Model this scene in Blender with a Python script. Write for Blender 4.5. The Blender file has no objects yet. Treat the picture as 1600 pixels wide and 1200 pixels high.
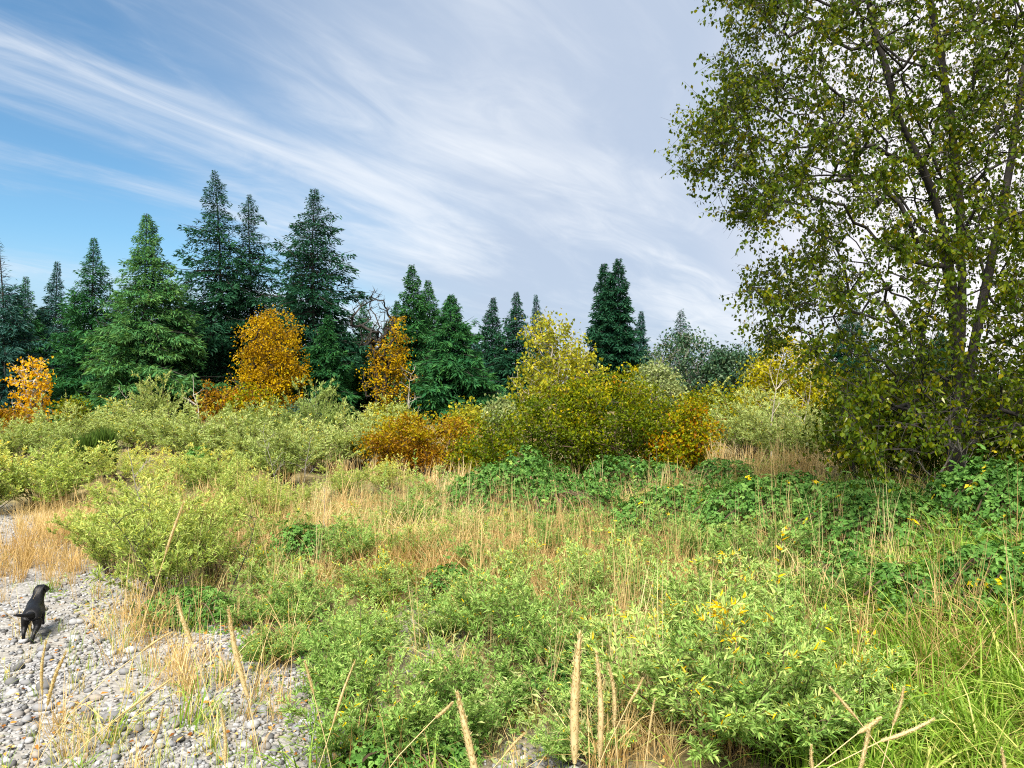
import bpy, math, random
import numpy as np
from mathutils import Vector

# ------------------------------------------------------------------ camera
S = bpy.context.scene
COL = S.collection
R = math.radians
F = 1164.0            # focal length in pixels of a 1600 px wide picture
CAMZ = 3.0
cam_d = bpy.data.cameras.new('camera')
cam = bpy.data.objects.new('camera', cam_d)
COL.objects.link(cam)
cam.location = (0, 0, CAMZ)
cam.rotation_euler = (R(90), 0, 0)
cam_d.sensor_width = 36.0
cam_d.lens = 36.0 * F / 1600.0
cam_d.clip_start = 0.05
cam_d.clip_end = 3000
S.camera = cam

# ------------------------------------------------------------------ sky and sun
SUN_AZ, SUN_EL = 196.0, 54.0       # degrees to the right of the view axis, above the horizon
sd = Vector((math.sin(R(SUN_AZ)) * math.cos(R(SUN_EL)), math.cos(R(SUN_AZ)) * math.cos(R(SUN_EL)), math.sin(R(SUN_EL))))
W = bpy.data.worlds.new('World'); S.world = W; W.use_nodes = True
wt = W.node_tree; wt.nodes.clear()
def wn(t, **k):
    n = wt.nodes.new(t)
    for a, b in k.items(): setattr(n, a, b)
    return n
def wmath(op, a, b=None, c=None, clamp=False):
    n = wn('ShaderNodeMath', operation=op, use_clamp=clamp)
    for i, v in enumerate((a, b, c)):
        if v is None: continue
        if isinstance(v, (int, float)): n.inputs[i].default_value = v
        else: wt.links.new(v, n.inputs[i])
    return n.outputs[0]
def wmix(f, a, b):
    n = wn('ShaderNodeMix', data_type='RGBA')
    for s, v in ((n.inputs[0], f), (n.inputs[6], a), (n.inputs[7], b)):
        if isinstance(v, tuple): s.default_value = (*v, 1)
        elif isinstance(v, (int, float)): s.default_value = v
        else: wt.links.new(v, s)
    return n.outputs[2]
SKYT = (0.56, 0.82, 0.91)          # white balance of the clear blue
sky = wn('ShaderNodeTexSky', sky_type='NISHITA')
sky.sun_disc = False; sky.sun_elevation = R(SUN_EL); sky.sun_rotation = R(SUN_AZ)
sky.air_density = 1.0; sky.dust_density = 0.6; sky.ozone_density = 1.0
tc = wn('ShaderNodeTexCoord'); sx = wn('ShaderNodeSeparateXYZ'); wt.links.new(tc.outputs['Generated'], sx.inputs[0])
X, Y, Z = sx.outputs
zz = wmath('ADD', wmath('MAXIMUM', Z, 0.0), 0.10)
u = wmath('DIVIDE', X, zz); v = wmath('DIVIDE', Y, zz)
ca, sa = math.cos(R(33)), math.sin(R(33))
al = wmath('ADD', wmath('MULTIPLY', u, sa), wmath('MULTIPLY', v, ca))       # along the streaks
ac = wmath('SUBTRACT', wmath('MULTIPLY', u, ca), wmath('MULTIPLY', v, sa))  # across them
def noise(ka, kc, oz, detail, rough, dist=0.0):
    c = wn('ShaderNodeCombineXYZ')
    wt.links.new(wmath('MULTIPLY', al, ka), c.inputs[0]); wt.links.new(wmath('MULTIPLY', ac, kc), c.inputs[1]); c.inputs[2].default_value = oz
    n = wn('ShaderNodeTexNoise'); n.inputs['Scale'].default_value = 1.0; n.inputs['Detail'].default_value = detail
    n.inputs['Roughness'].default_value = rough; n.inputs['Distortion'].default_value = dist
    wt.links.new(c.outputs[0], n.inputs['Vector']); return n.outputs[0]
def wramp(x, a, b):
    n = wn('ShaderNodeMapRange'); n.interpolation_type = 'SMOOTHSTEP'
    wt.links.new(x, n.inputs[0]); n.inputs[1].default_value = a; n.inputs[2].default_value = b
    return n.outputs[0]
streak = noise(0.26, 0.95, 1.3, 6, 0.52, 1.0)
fine = noise(1.5, 4.6, 9.4, 6, 0.62, 1.6)
broad = noise(0.30, 0.6, 5.2, 3, 0.5)
strk = wmath('MULTIPLY_ADD', fine, 0.25, wmath('MULTIPLY', streak, 0.89))
wisps = wmath('MULTIPLY', wramp(strk, 0.53, 0.82), 0.75)
veil = wmath('MULTIPLY', wramp(wmath('MULTIPLY_ADD', wmath('SUBTRACT', broad, 0.5), 0.5, X), -0.46, 0.06), 0.93)                        # thin veil thickening towards the cottonwood side
low = wmath('MULTIPLY', wramp(Z, 0.19, 0.02), 0.9)                          # and towards the horizon
dens = wmath('MAXIMUM', wmath('MAXIMUM', veil, low), wmath('MULTIPLY', wramp(broad, 0.5, 0.85), 0.2))
dens = wmath('SUBTRACT', 1.0, wmath('MULTIPLY', wmath('SUBTRACT', 1.0, dens), wmath('SUBTRACT', 1.0, wisps)), clamp=True)
dotn = wn('ShaderNodeVectorMath', operation='DOT_PRODUCT'); wt.links.new(tc.outputs['Generated'], dotn.inputs[0]); dotn.inputs[1].default_value = (math.sin(R(42)) * .97, math.cos(R(42)) * .97, .24)   # veiled-sun glow painted into the thin cloud low behind the cottonwood
glow = wramp(dotn.outputs['Value'], 0.87, 1.0)
cloudc = wmix(wramp(strk, 0.48, 0.80), (3.0, 3.5, 4.35), (4.9, 5.15, 5.5))
cloudc = wmix(glow, cloudc, (6.6, 6.2, 6.2))
mul = wn('ShaderNodeMix', data_type='RGBA', blend_type='MULTIPLY'); mul.inputs[0].default_value = 1.0; mul.inputs[7].default_value = (SKYT[0], SKYT[1], SKYT[2], 1); wt.links.new(sky.outputs[0], mul.inputs[6])
skyc = wmix(dens, mul.outputs[2], cloudc)
bg = wn('ShaderNodeBackground'); bg.inputs[1].default_value = 0.06
wt.links.new(skyc, bg.inputs[0])
wo = wn('ShaderNodeOutputWorld'); wt.links.new(bg.outputs[0], wo.inputs[0])

sun_d = bpy.data.lights.new('sun', 'SUN'); sun_d.energy = 4.9; sun_d.angle = R(30); sun_d.color = (1.0, 0.93, 0.82)
sun = bpy.data.objects.new('sun', sun_d); COL.objects.link(sun)
sun.rotation_euler = sd.to_track_quat('Z', 'Y').to_euler()
sun.location = sd * 60

vs = S.view_settings
vs.view_transform = 'Standard'; vs.look = 'None'; vs.gamma = 1.0; vs.use_curve_mapping = False
vs.exposure = 1.62
S.render.engine = 'CYCLES'
S.cycles.max_bounces = 3; S.cycles.diffuse_bounces = 2; S.cycles.transmission_bounces = 2; S.cycles.glossy_bounces = 2
S.cycles.use_denoising = False; S.cycles.filter_width = 1.1

# ------------------------------------------------------------------ numeric helpers
UP = np.array([0.0, 0.0, 1.0])
def sm(t):
    t = np.clip(t, 0, 1); return t * t * (3 - 2 * t)
def nrm(a):
    return a / np.maximum(np.linalg.norm(a, axis=-1, keepdims=True), 1e-9)
_lat = np.random.default_rng(99).random((256, 256))
def vnoise(x, y):
    x = np.asarray(x, float); y = np.asarray(y, float)
    xi = np.floor(x).astype(int); yi = np.floor(y).astype(int); fx = x - xi; fy = y - yi
    fx = fx * fx * (3 - 2 * fx); fy = fy * fy * (3 - 2 * fy)
    g = lambda a, b: _lat[a % 256, b % 256]
    return (g(xi, yi) * (1 - fx) + g(xi + 1, yi) * fx) * (1 - fy) + (g(xi, yi + 1) * (1 - fx) + g(xi + 1, yi + 1) * fx) * fy
def fbm(x, y, o=3):
    s, a = 0, 0.5
    for k in range(o): s = s + a * vnoise(x * 2 ** k + 17 * k, y * 2 ** k + 31 * k); a *= 0.5
    return s / (1 - 0.5 ** o)

GX = np.array([-1.1, -1.4, -2.6, -3.7, -7.2, -11.0, -14.0, -30.0])
GY = np.array([5.3, 6.35, 8.7, 9.7, 12.9, 17.0, 20.0, 34.0])
def gravel_edge(y): return np.interp(y, GY, GX)
def gravel_mask(x, y):
    x = np.asarray(x, float); y = np.asarray(y, float)
    e = gravel_edge(y) + (fbm(x * 0.9 + 5, y * 0.9) - 0.5) * 1.6
    m = sm((e - x) / 0.9 + 0.5) * sm((20 - y) / 3)
    p = np.exp(-(((x + 0.9) / 0.55) ** 2 + ((y - 8.3) / 0.9) ** 2)) + np.exp(-(((x - 0.25) / 0.5) ** 2 + ((y - 5.4) / 0.5) ** 2))
    return np.clip(m + 0.9 * p, 0, 1)
def hz(x, y):
    x = np.asarray(x, float); y = np.asarray(y, float)
    z = 0.45 * sm((x - gravel_edge(y)) / 3.0)
    z = z + 0.85 * sm((x - 1.3) / 4.2) * sm((y - 1.0) / 3.0) * (1 - 0.55 * sm((y - 13) / 9))
    z = z + (fbm(x * 0.5 + 40, y * 0.5 + 9) - 0.5) * 0.22 * sm((y - 3) / 4) * sm((90 - y) / 40)
    b = 1.42 * (1 - sm((y + 0.2 - 0.25 * np.abs(x) * 0) / 3.9))
    z = np.maximum(z, b) + 0.02 * (fbm(x * 3, y * 3) - 0.5)
    return z
def at(px, Y):                     # ground point seen in picture column px at depth Y
    x = (px - 800.0) / F * Y
    return np.array([x, Y, float(hz(x, Y))])
def zpx(py, Y): return CAMZ - (py - 600.0) / F * Y

class MB:
    def __init__(s): s.V, s.F, s.T, s.n, s.sm, s.mi = [], [], [], 0, [], []
    def add(s, V, Fc, tint=0.5, smooth=False, mat=0):
        V = np.asarray(V, float).reshape(-1, 3); Fc = np.asarray(Fc, int)
        if len(V) == 0 or len(Fc) == 0: return s
        s.V.append(V); s.F.append(Fc + s.n); s.n += len(V)
        s.T.append(np.broadcast_to(np.asarray(tint, float), (len(V),)).copy())
        s.sm.append(np.full(len(Fc), smooth)); s.mi.append(np.full(len(Fc), mat))
        return s
    def mesh(s, name, mats):
        me = bpy.data.meshes.new(name)
        V = np.concatenate(s.V); T = np.concatenate(s.T)
        loops = np.concatenate([f.ravel() for f in s.F]).astype(np.int32)
        tot = np.concatenate([np.full(len(f), f.shape[1]) for f in s.F]).astype(np.int32)
        start = np.concatenate([[0], np.cumsum(tot)[:-1]]).astype(np.int32)
        me.vertices.add(len(V)); me.vertices.foreach_set('co', V.astype(np.float32).ravel())
        me.loops.add(len(loops)); me.loops.foreach_set('vertex_index', loops)
        me.polygons.add(len(tot)); me.polygons.foreach_set('loop_start', start)
        me.polygons.foreach_set('use_smooth', np.concatenate(s.sm).astype(bool))
        me.polygons.foreach_set('material_index', np.concatenate(s.mi).astype(np.int32))
        me.update(calc_edges=True)
        a = me.attributes.new('tint', 'FLOAT', 'POINT'); a.data.foreach_set('value', T.astype(np.float32))
        for m in (mats if isinstance(mats, (list, tuple)) else [mats]): me.materials.append(m)
        return me
    def build(s, name, mats, parent=None):
        o = bpy.data.objects.new(name, s.mesh(name, mats)); COL.objects.link(o)
        if parent is not None: o.parent = parent
        return o

def frusta(A, B, ra, rb, sides=4):
    A = np.asarray(A, float).reshape(-1, 3); B = np.asarray(B, float).reshape(-1, 3); n = len(A)
    ra = np.broadcast_to(ra, (n,)); rb = np.broadcast_to(rb, (n,))
    D = nrm(B - A); h = np.where(np.abs(D[:, 2:3]) > 0.9, [[1.0, 0, 0]], [[0, 0, 1.0]])
    U = nrm(np.cross(D, h)); Wv = np.cross(D, U)
    ang = np.arange(sides) / sides * 2 * np.pi
    off = np.cos(ang)[None, :, None] * U[:, None] + np.sin(ang)[None, :, None] * Wv[:, None]
    V = np.stack([A[:, None] + off * ra[:, None, None], B[:, None] + off * rb[:, None, None]], 1).reshape(-1, 3)
    k = np.arange(sides); k2 = (k + 1) % sides
    q = np.stack([k, k2, k2 + sides, k + sides], 1)
    Fc = (q[None] + (np.arange(n) * 2 * sides)[:, None, None]).reshape(-1, 4)
    return V, Fc
def tube(P, rad, sides=7):
    P = np.asarray(P, float); n = len(P); rad = np.broadcast_to(rad, (n,))
    T = nrm(np.gradient(P, axis=0)); h = np.array([0.0, 1, 0]) if abs(T[0][1]) < 0.8 else np.array([1.0, 0, 0])
    U = nrm(np.cross(T, h)); Wv = np.cross(T, U); ang = np.arange(sides) / sides * 2 * np.pi
    V = P[:, None] + (np.cos(ang)[None, :, None] * U[:, None] + np.sin(ang)[None, :, None] * Wv[:, None]) * rad[:, None, None]
    k = np.arange(sides); k2 = (k + 1) % sides; q = np.stack([k, k2, k2 + sides, k + sides], 1)
    Fc = (q[None] + (np.arange(n - 1) * sides)[:, None, None]).reshape(-1, 4)
    return V.reshape(-1, 3), Fc
def leaves(P, D, N, L, Wd, tint, fold=0.2, droop=0.12, wide=0.45, rich=False):
    n = len(P); L = np.broadcast_to(L, (n,))[:, None]; Wd = np.broadcast_to(Wd, (n,))[:, None]
    D = nrm(D); Sd = nrm(np.cross(D, N)); N = np.cross(Sd, D)
    if not rich:
        V = np.stack([P, P + D * L * wide + Sd * Wd / 2 + N * Wd * fold, P + D * L - N * L * droop, P + D * L * wide - Sd * Wd / 2 + N * Wd * fold], 1)
        f = np.array([[0, 2, 1], [0, 3, 2]])
    else:
        a, b = wide * 0.55, wide * 0.55 + 0.38
        l1 = P + D * L * a + Sd * Wd * .5 + N * Wd * fold; r1 = P + D * L * a - Sd * Wd * .5 + N * Wd * fold
        l2 = P + D * L * b + Sd * Wd * .36 + N * (Wd * fold * .6 - L * droop * .4); r2 = P + D * L * b - Sd * Wd * .36 + N * (Wd * fold * .6 - L * droop * .4)
        V = np.stack([P, l1, l2, P + D * L - N * L * droop, r2, r1], 1)
        f = np.array([[0, 3, 2], [0, 2, 1], [0, 5, 4], [0, 4, 3]])
    k = V.shape[1]
    Fc = (f[None] + (np.arange(n) * k)[:, None, None]).reshape(-1, 3)
    return V.reshape(-1, 3), Fc, np.repeat(np.broadcast_to(tint, (n,)), k)
def rdir(rng, n): return nrm(rng.normal(size=(n, 3)))
def instance(pv, pf, pt, pos, rotz, scale, tint=None, tilt=None):
    n = len(pos); c, s_ = np.cos(rotz), np.sin(rotz); m = len(pv)
    scale = np.asarray(scale, float)
    sc = scale[:, None, None] if scale.ndim == 1 else scale[:, None, :]
    L = pv[None] * sc
    if tilt is not None: L[:, :, 0] += L[:, :, 2] * tilt[:, 0:1]; L[:, :, 1] += L[:, :, 2] * tilt[:, 1:2]
    V = np.stack([L[..., 0] * c[:, None] - L[..., 1] * s_[:, None], L[..., 0] * s_[:, None] + L[..., 1] * c[:, None], L[..., 2]], -1) + pos[:, None]
    Fc = (pf[None] + (np.arange(n) * m)[:, None, None]).reshape(-1, pf.shape[1])
    T = np.broadcast_to(pt[None], (n, m)) if tint is None else np.clip(pt[None] * 0.5 + tint[:, None] * 0.5, 0, 1)
    return V.reshape(-1, 3), Fc, T.ravel()

# ------------------------------------------------------------------ materials
def nodes_of(m):
    m.use_nodes = True; t = m.node_tree; t.nodes.clear(); return t
def ramp(t, stops):
    n = t.nodes.new('ShaderNodeValToRGB'); e = n.color_ramp.elements
    while len(e) < len(stops): e.new(0.5)
    for i, (p, c) in enumerate(stops): e[i].position = p; e[i].color = (*c, 1)
    return n
def leafmat(name, stops, trans=0.35, rough=0.55, spec=0.25, objvar=0.15, warm=(1.25, 1.15, 0.55), gain=1.0):
    def sat(c, k=1.2):
        l = .3 * c[0] + .6 * c[1] + .1 * c[2]; return tuple(max(.002, l + (x - l) * k) for x in c)
    stops = [(a, tuple(min(.8, c * gain) for c in sat(b))) for a, b in stops]
    m = bpy.data.materials.new(name); t = nodes_of(m); N = t.nodes.new; Lk = t.links.new
    at_ = N('ShaderNodeAttribute'); at_.attribute_name = 'tint'
    oi = N('ShaderNodeObjectInfo')
    a = N('ShaderNodeMath'); a.operation = 'MULTIPLY_ADD'; a.inputs[1].default_value = objvar; Lk(oi.outputs['Random'], a.inputs[0]); Lk(at_.outputs['Fac'], a.inputs[2])
    b = N('ShaderNodeMath'); b.operation = 'SUBTRACT'; b.inputs[1].default_value = objvar / 2; Lk(a.outputs[0], b.inputs[0])
    r = ramp(t, stops); Lk(b.outputs[0], r.inputs[0])
    p = N('ShaderNodeBsdfPrincipled'); p.inputs['Roughness'].default_value = rough; p.inputs['Specular IOR Level'].default_value = spec
    Lk(r.outputs[0], p.inputs['Base Color'])
    w = N('ShaderNodeMix'); w.data_type = 'RGBA'; w.blend_type = 'MULTIPLY'; w.inputs[0].default_value = 1; w.inputs[7].default_value = (*warm, 1); Lk(r.outputs[0], w.inputs[6])
    tr = N('ShaderNodeBsdfTranslucent'); Lk(w.outputs[2], tr.inputs[0])
    mx = N('ShaderNodeMixShader'); mx.inputs[0].default_value = trans; Lk(p.outputs[0], mx.inputs[1]); Lk(tr.outputs[0], mx.inputs[2])
    o = N('ShaderNodeOutputMaterial'); Lk(mx.outputs[0], o.inputs[0])
    return m
def woodmat(name, c1, c2, scale=9.0, stretch=0.25, bump=0.6):
    m = bpy.data.materials.new(name); t = nodes_of(m); N = t.nodes.new; Lk = t.links.new
    g = N('ShaderNodeTexCoord'); mp = N('ShaderNodeMapping'); mp.inputs['Scale'].default_value = (1, 1, stretch); Lk(g.outputs['Object'], mp.inputs[0])
    n = N('ShaderNodeTexNoise'); n.inputs['Scale'].default_value = scale; n.inputs['Detail'].default_value = 5; Lk(mp.outputs[0], n.inputs['Vector'])
    r = ramp(t, [(0.3, c1), (0.7, c2)]); Lk(n.outputs[0], r.inputs[0])
    p = N('ShaderNodeBsdfPrincipled'); p.inputs['Roughness'].default_value = 0.85; p.inputs['Specular IOR Level'].default_value = 0.15; Lk(r.outputs[0], p.inputs['Base Color'])
    bp = N('ShaderNodeBump'); bp.inputs['Strength'].default_value = bump; bp.inputs['Distance'].default_value = 0.02; Lk(n.outputs[0], bp.inputs['Height']); Lk(bp.outputs[0], p.inputs['Normal'])
    o = N('ShaderNodeOutputMaterial'); Lk(p.outputs[0], o.inputs[0]); return m

M = {}
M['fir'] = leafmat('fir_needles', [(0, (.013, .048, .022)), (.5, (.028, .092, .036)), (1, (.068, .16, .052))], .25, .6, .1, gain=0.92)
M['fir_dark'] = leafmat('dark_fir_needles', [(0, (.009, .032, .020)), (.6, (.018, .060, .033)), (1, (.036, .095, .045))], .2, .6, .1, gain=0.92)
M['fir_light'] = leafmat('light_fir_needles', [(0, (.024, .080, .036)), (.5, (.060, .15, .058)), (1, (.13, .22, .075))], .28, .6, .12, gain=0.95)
M['fir_far'] = leafmat('far_fir_needles', [(0, (.014, .05, .046)), (1, (.035, .09, .072))], .2, .6, .2, gain=0.96)
M['orange'] = leafmat('orange_leaves', [(0, (.13, .075, .012)), (.3, (.25, .155, .02)), (.65, (.40, .27, .03)), (.85, (.47, .36, .05)), (1, (.27, .28, .05))], .42, .5, .12)
M['amber'] = leafmat('amber_leaves', [(0, (.42, .23, .04)), (.6, (.56, .36, .06)), (1, (.62, .46, .12))], .42, .5, .12)
M['rust'] = leafmat('rust_leaves', [(0, (.085, .040, .010)), (.35, (.18, .090, .016)), (.7, (.25, .17, .025)), (1, (.24, .23, .035))], .38, .5, .15)
M['olive'] = leafmat('olive_gold_leaves', [(0, (.040, .070, .010)), (.35, (.115, .155, .02)), (.6, (.23, .25, .03)), (.8, (.40, .31, .035)), (.92, (.38, .20, .03)), (1, (.27, .11, .02))], .40, .5, .12, gain=0.82)
M['yellowgreen'] = leafmat('yellow_green_leaves', [(0, (.11, .14, .03)), (.5, (.24, .25, .05)), (1, (.42, .36, .07))], .42, .5, .2, gain=1)
M['yellow'] = leafmat('yellow_leaves', [(0, (.11, .125, .022)), (.5, (.24, .235, .035)), (1, (.40, .35, .06))], .42, .5, .15)
M['darkleaf'] = leafmat('dark_green_leaves', [(0, (.014, .035, .02)), (.6, (.032, .066, .034)), (1, (.07, .09, .04))], .25, .5, .25, gain=1.2)
M['cotton'] = leafmat('cottonwood_leaves', [(0, (.026, .052, .011)), (.4, (.060, .092, .015)), (.7, (.12, .145, .02)), (.88, (.185, .16, .022)), (.945, (.17, .10, .02)), (.97, (.42, .44, .26)), (1, (.48, .48, .30))], .48, .5, .15)
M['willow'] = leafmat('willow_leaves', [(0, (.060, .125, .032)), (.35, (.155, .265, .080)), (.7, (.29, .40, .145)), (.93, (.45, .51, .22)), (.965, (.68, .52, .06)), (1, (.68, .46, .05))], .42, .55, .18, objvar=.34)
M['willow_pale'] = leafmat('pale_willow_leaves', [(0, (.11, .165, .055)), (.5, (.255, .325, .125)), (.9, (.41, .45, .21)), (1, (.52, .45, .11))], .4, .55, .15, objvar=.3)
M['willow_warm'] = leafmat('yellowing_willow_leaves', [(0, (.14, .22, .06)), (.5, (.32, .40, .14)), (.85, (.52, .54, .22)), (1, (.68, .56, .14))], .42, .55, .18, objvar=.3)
M['bramble'] = leafmat('bramble_leaves', [(0, (.038, .092, .026)), (.5, (.098, .195, .055)), (.9, (.20, .31, .105)), (.965, (.28, .37, .12)), (1, (.62, .48, .06))], .36, .55, .15)
M['broom'] = leafmat('broom_stems', [(0, (.03, .06, .015)), (1, (.09, .14, .035))], .2, .6, .2, gain=1.1)
M['straw'] = leafmat('dry_grass_blades', [(0, (.22, .135, .065)), (.3, (.38, .27, .135)), (.7, (.56, .44, .25)), (1, (.66, .58, .38))], .40, .6, .12)
M['grass'] = leafmat('green_grass_blades', [(0, (.06, .12, .02)), (.35, (.14, .235, .05)), (.6, (.25, .34, .09)), (.76, (.42, .43, .17)), (.88, (.54, .46, .22)), (1, (.64, .54, .30))], .40, .5, .15)
M['herb'] = leafmat('herb_leaves', [(0, (.08, .115, .045)), (.5, (.20, .245, .11)), (1, (.40, .42, .22))], .4, .55, .15, objvar=.0)
M['litter'] = leafmat('fallen_leaf', [(0, (.12, .045, .015)), (.4, (.34, .16, .05)), (.8, (.52, .32, .12)), (1, (.65, .5, .25))], .15, .7, .15, gain=0.8)
M['seed'] = leafmat('seed_head', [(0, (.40, .31, .18)), (.5, (.58, .49, .30)), (1, (.70, .63, .44))], .42, .8, .05)
M['bark'] = woodmat('dark_bark', (.014, .013, .012), (.045, .040, .035))
M['bark_grey'] = woodmat('grey_bark', (.10, .09, .075), (.26, .24, .21), 14)
M['bark_pale'] = woodmat('pale_twig_bark', (.22, .19, .15), (.42, .38, .32), 20)
M['twig'] = woodmat('brown_twig', (.05, .033, .022), (.12, .082, .055), 25)
M['black_fur'] = None

# ------------------------------------------------------------------ scene bookkeeping
def thing(name, label, cat, loc=(0, 0, 0), rz=0.0, group=None, scale=1.0):
    o = bpy.data.objects.new(name, None); COL.objects.link(o); o.empty_display_size = 0.2
    o.location = tuple(float(c) for c in loc); o.rotation_euler = (0, 0, rz); o.scale = (scale,) * 3 if not isinstance(scale, tuple) else scale
    o['label'] = label; o['category'] = cat
    if group: o['group'] = group
    return o
def parts(root, lst):              # [(name, mesh)] -> mesh children that may share their data
    for nm, me in lst:
        o = bpy.data.objects.new(nm, me); COL.objects.link(o); o.parent = root
def stuff(mb, name, mat, label, cat):
    o = mb.build(name, mat); o['kind'] = 'stuff'; o['label'] = label; o['category'] = cat; return o

# ------------------------------------------------------------------ ground
def lines(lo, hi, d, far, n):
    a = np.arange(lo, hi + 1e-6, d); g = np.geomspace(1, far, n)
    return a, g
xa = np.arange(-13, 11.01, 0.16); xo = np.geomspace(0.3, 500, 26)
xs = np.concatenate([-13 - xo[::-1], xa, 11 + xo])
ya = np.arange(-2, 20.01, 0.16); ys = np.concatenate([[-60, -25, -10, -5, -3], ya, 20 + np.geomspace(0.3, 900, 40)])
gx, gy = np.meshgrid(xs, ys); gz = hz(gx, gy)
nx, ny = len(xs), len(ys)
idx = np.arange(nx * ny).reshape(ny, nx)
q = np.stack([idx[:-1, :-1], idx[:-1, 1:], idx[1:, 1:], idx[1:, :-1]], -1).reshape(-1, 4)
gm = gravel_mask(gx, gy)
mb = MB().add(np.stack([gx, gy, gz], -1), q, gm.ravel(), True)
m = bpy.data.materials.new('river_bar_ground'); t = nodes_of(m); N = t.nodes.new; Lk = t.links.new
a_ = N('ShaderNodeAttribute'); a_.attribute_name = 'tint'; g = N('ShaderNodeTexCoord')
vo = N('ShaderNodeTexVoronoi'); vo.inputs['Scale'].default_value = 24; Lk(g.outputs['Object'], vo.inputs['Vector'])
vr = ramp(t, [(0, (.09, .087, .084)), (.5, (.19, .188, .186)), (1, (.29, .287, .283))]); sep = N('ShaderNodeSeparateColor'); Lk(vo.outputs['Color'], sep.inputs[0]); Lk(sep.outputs[0], vr.inputs[0])
n1 = N('ShaderNodeTexNoise'); n1.inputs['Scale'].default_value = 5; n1.inputs['Detail'].default_value = 8; n1.inputs['Roughness'].default_value = .7; Lk(g.outputs['Object'], n1.inputs['Vector'])
sand = ramp(t, [(.3, (.15, .14, .125)), (.7, (.25, .242, .225))]); Lk(n1.outputs[0], sand.inputs[0])
n2 = N('ShaderNodeTexNoise'); n2.inputs['Scale'].default_value = 1.1; n2.inputs['Detail'].default_value = 4; Lk(g.outputs['Object'], n2.inputs['Vector'])
nr = ramp(t, [(.42, (0, 0, 0)), (.58, (1, 1, 1))]); Lk(n2.outputs[0], nr.inputs[0])
mg = N('ShaderNodeMix'); mg.data_type = 'RGBA'; Lk(nr.outputs[0], mg.inputs[0]); Lk(vr.outputs[0], mg.inputs[6]); Lk(sand.outputs[0], mg.inputs[7])
soil = ramp(t, [(.3, (.05, .05, .02)), (.5, (.12, .10, .045)), (.75, (.24, .19, .09))]); Lk(n1.outputs[0], soil.inputs[0])
mm = N('ShaderNodeMix'); mm.data_type = 'RGBA'; Lk(a_.outputs['Fac'], mm.inputs[0]); Lk(soil.outputs[0], mm.inputs[6]); Lk(mg.outputs[2], mm.inputs[7])
p = N('ShaderNodeBsdfPrincipled'); p.inputs['Roughness'].default_value = .9; p.inputs['Specular IOR Level'].default_value = .15; Lk(mm.outputs[2], p.inputs['Base Color'])
bp = N('ShaderNodeBump'); bp.inputs['Strength'].default_value = .8; bp.inputs['Distance'].default_value = .02; bp.invert = True; Lk(vo.outputs['Distance'], bp.inputs['Height']); Lk(bp.outputs[0], p.inputs['Normal'])
o_ = N('ShaderNodeOutputMaterial'); Lk(p.outputs[0], o_.inputs[0])
ground = mb.build('ground', m); ground['kind'] = 'structure'
ground['label'] = 'grey gravel bar and brown soil under the plants'

# stone material: greys with a little warm and blue, per object and per stone
m = bpy.data.materials.new('river_stone'); t = nodes_of(m); N = t.nodes.new; Lk = t.links.new
a_ = N('ShaderNodeAttribute'); a_.attribute_name = 'tint'; oi = N('ShaderNodeObjectInfo')
ad = N('ShaderNodeMath'); ad.operation = 'ADD'; Lk(a_.outputs['Fac'], ad.inputs[0]); Lk(oi.outputs['Random'], ad.inputs[1])
fr = N('ShaderNodeMath'); fr.operation = 'FRACT'; Lk(ad.outputs[0], fr.inputs[0])
rr = ramp(t, [(0, (.07, .07, .07)), (.25, (.16, .161, .168)), (.5, (.26, .262, .268)), (.68, (.20, .175, .145)), (.8, (.145, .15, .162)), (.92, (.37, .37, .37)), (1, (.115, .12, .13))]); Lk(fr.outputs[0], rr.inputs[0])
g = N('ShaderNodeTexCoord'); n1 = N('ShaderNodeTexNoise'); n1.inputs['Scale'].default_value = 30; n1.inputs['Detail'].default_value = 6; Lk(g.outputs['Object'], n1.inputs['Vector'])
mv = N('ShaderNodeMix'); mv.data_type = 'RGBA'; mv.blend_type = 'OVERLAY'; mv.inputs[0].default_value = .35; Lk(rr.outputs[0], mv.inputs[6]); Lk(n1.outputs[0], mv.inputs[7])
p = N('ShaderNodeBsdfPrincipled'); p.inputs['Roughness'].default_value = .8; p.inputs['Specular IOR Level'].default_value = .25; Lk(mv.outputs[2], p.inputs['Base Color'])
bp = N('ShaderNodeBump'); bp.inputs['Strength'].default_value = .25; bp.inputs['Distance'].default_value = .01; Lk(n1.outputs[0], bp.inputs['Height']); Lk(bp.outputs[0], p.inputs['Normal'])
o_ = N('ShaderNodeOutputMaterial'); Lk(p.outputs[0], o_.inputs[0]); M['stone'] = m

def pebble(seed, nu=7, nv=4):
    rng = np.random.default_rng(seed); V = [[0, 0, -1]]
    for j in range(1, nv):
        th = math.pi * j / nv - math.pi / 2
        for i in range(nu):
            a = 2 * math.pi * (i + 0.5 * (j % 2)) / nu
            V.append([math.cos(th) * math.cos(a), math.cos(th) * math.sin(a), math.sin(th)])
    V.append([0, 0, 1]); V = np.array(V); w = rdir(rng, 5)
    for k in range(5): V *= (1 + 0.11 * np.tanh(2.5 * (nrm(V) @ w[k])))[:, None] * 0.985
    V *= [1, rng.uniform(.62, .9), rng.uniform(.38, .6)]
    Fc = []
    for i in range(nu): Fc.append([0, 1 + (i + 1) % nu, 1 + i])
    for j in range(nv - 2):
        for i in range(nu):
            a, b = 1 + j * nu + i, 1 + j * nu + (i + 1) % nu; c, d = a + nu, b + nu
            if j % 2 == 0: Fc += [[a, b, c], [b, d, c]]
            else: Fc += [[a, b, d], [a, d, c]]
    e = 1 + (nv - 2) * nu
    for i in range(nu): Fc.append([e + i, e + (i + 1) % nu, len(V) - 1])
    return V, np.array(Fc)
rng = np.random.default_rng(4)
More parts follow.
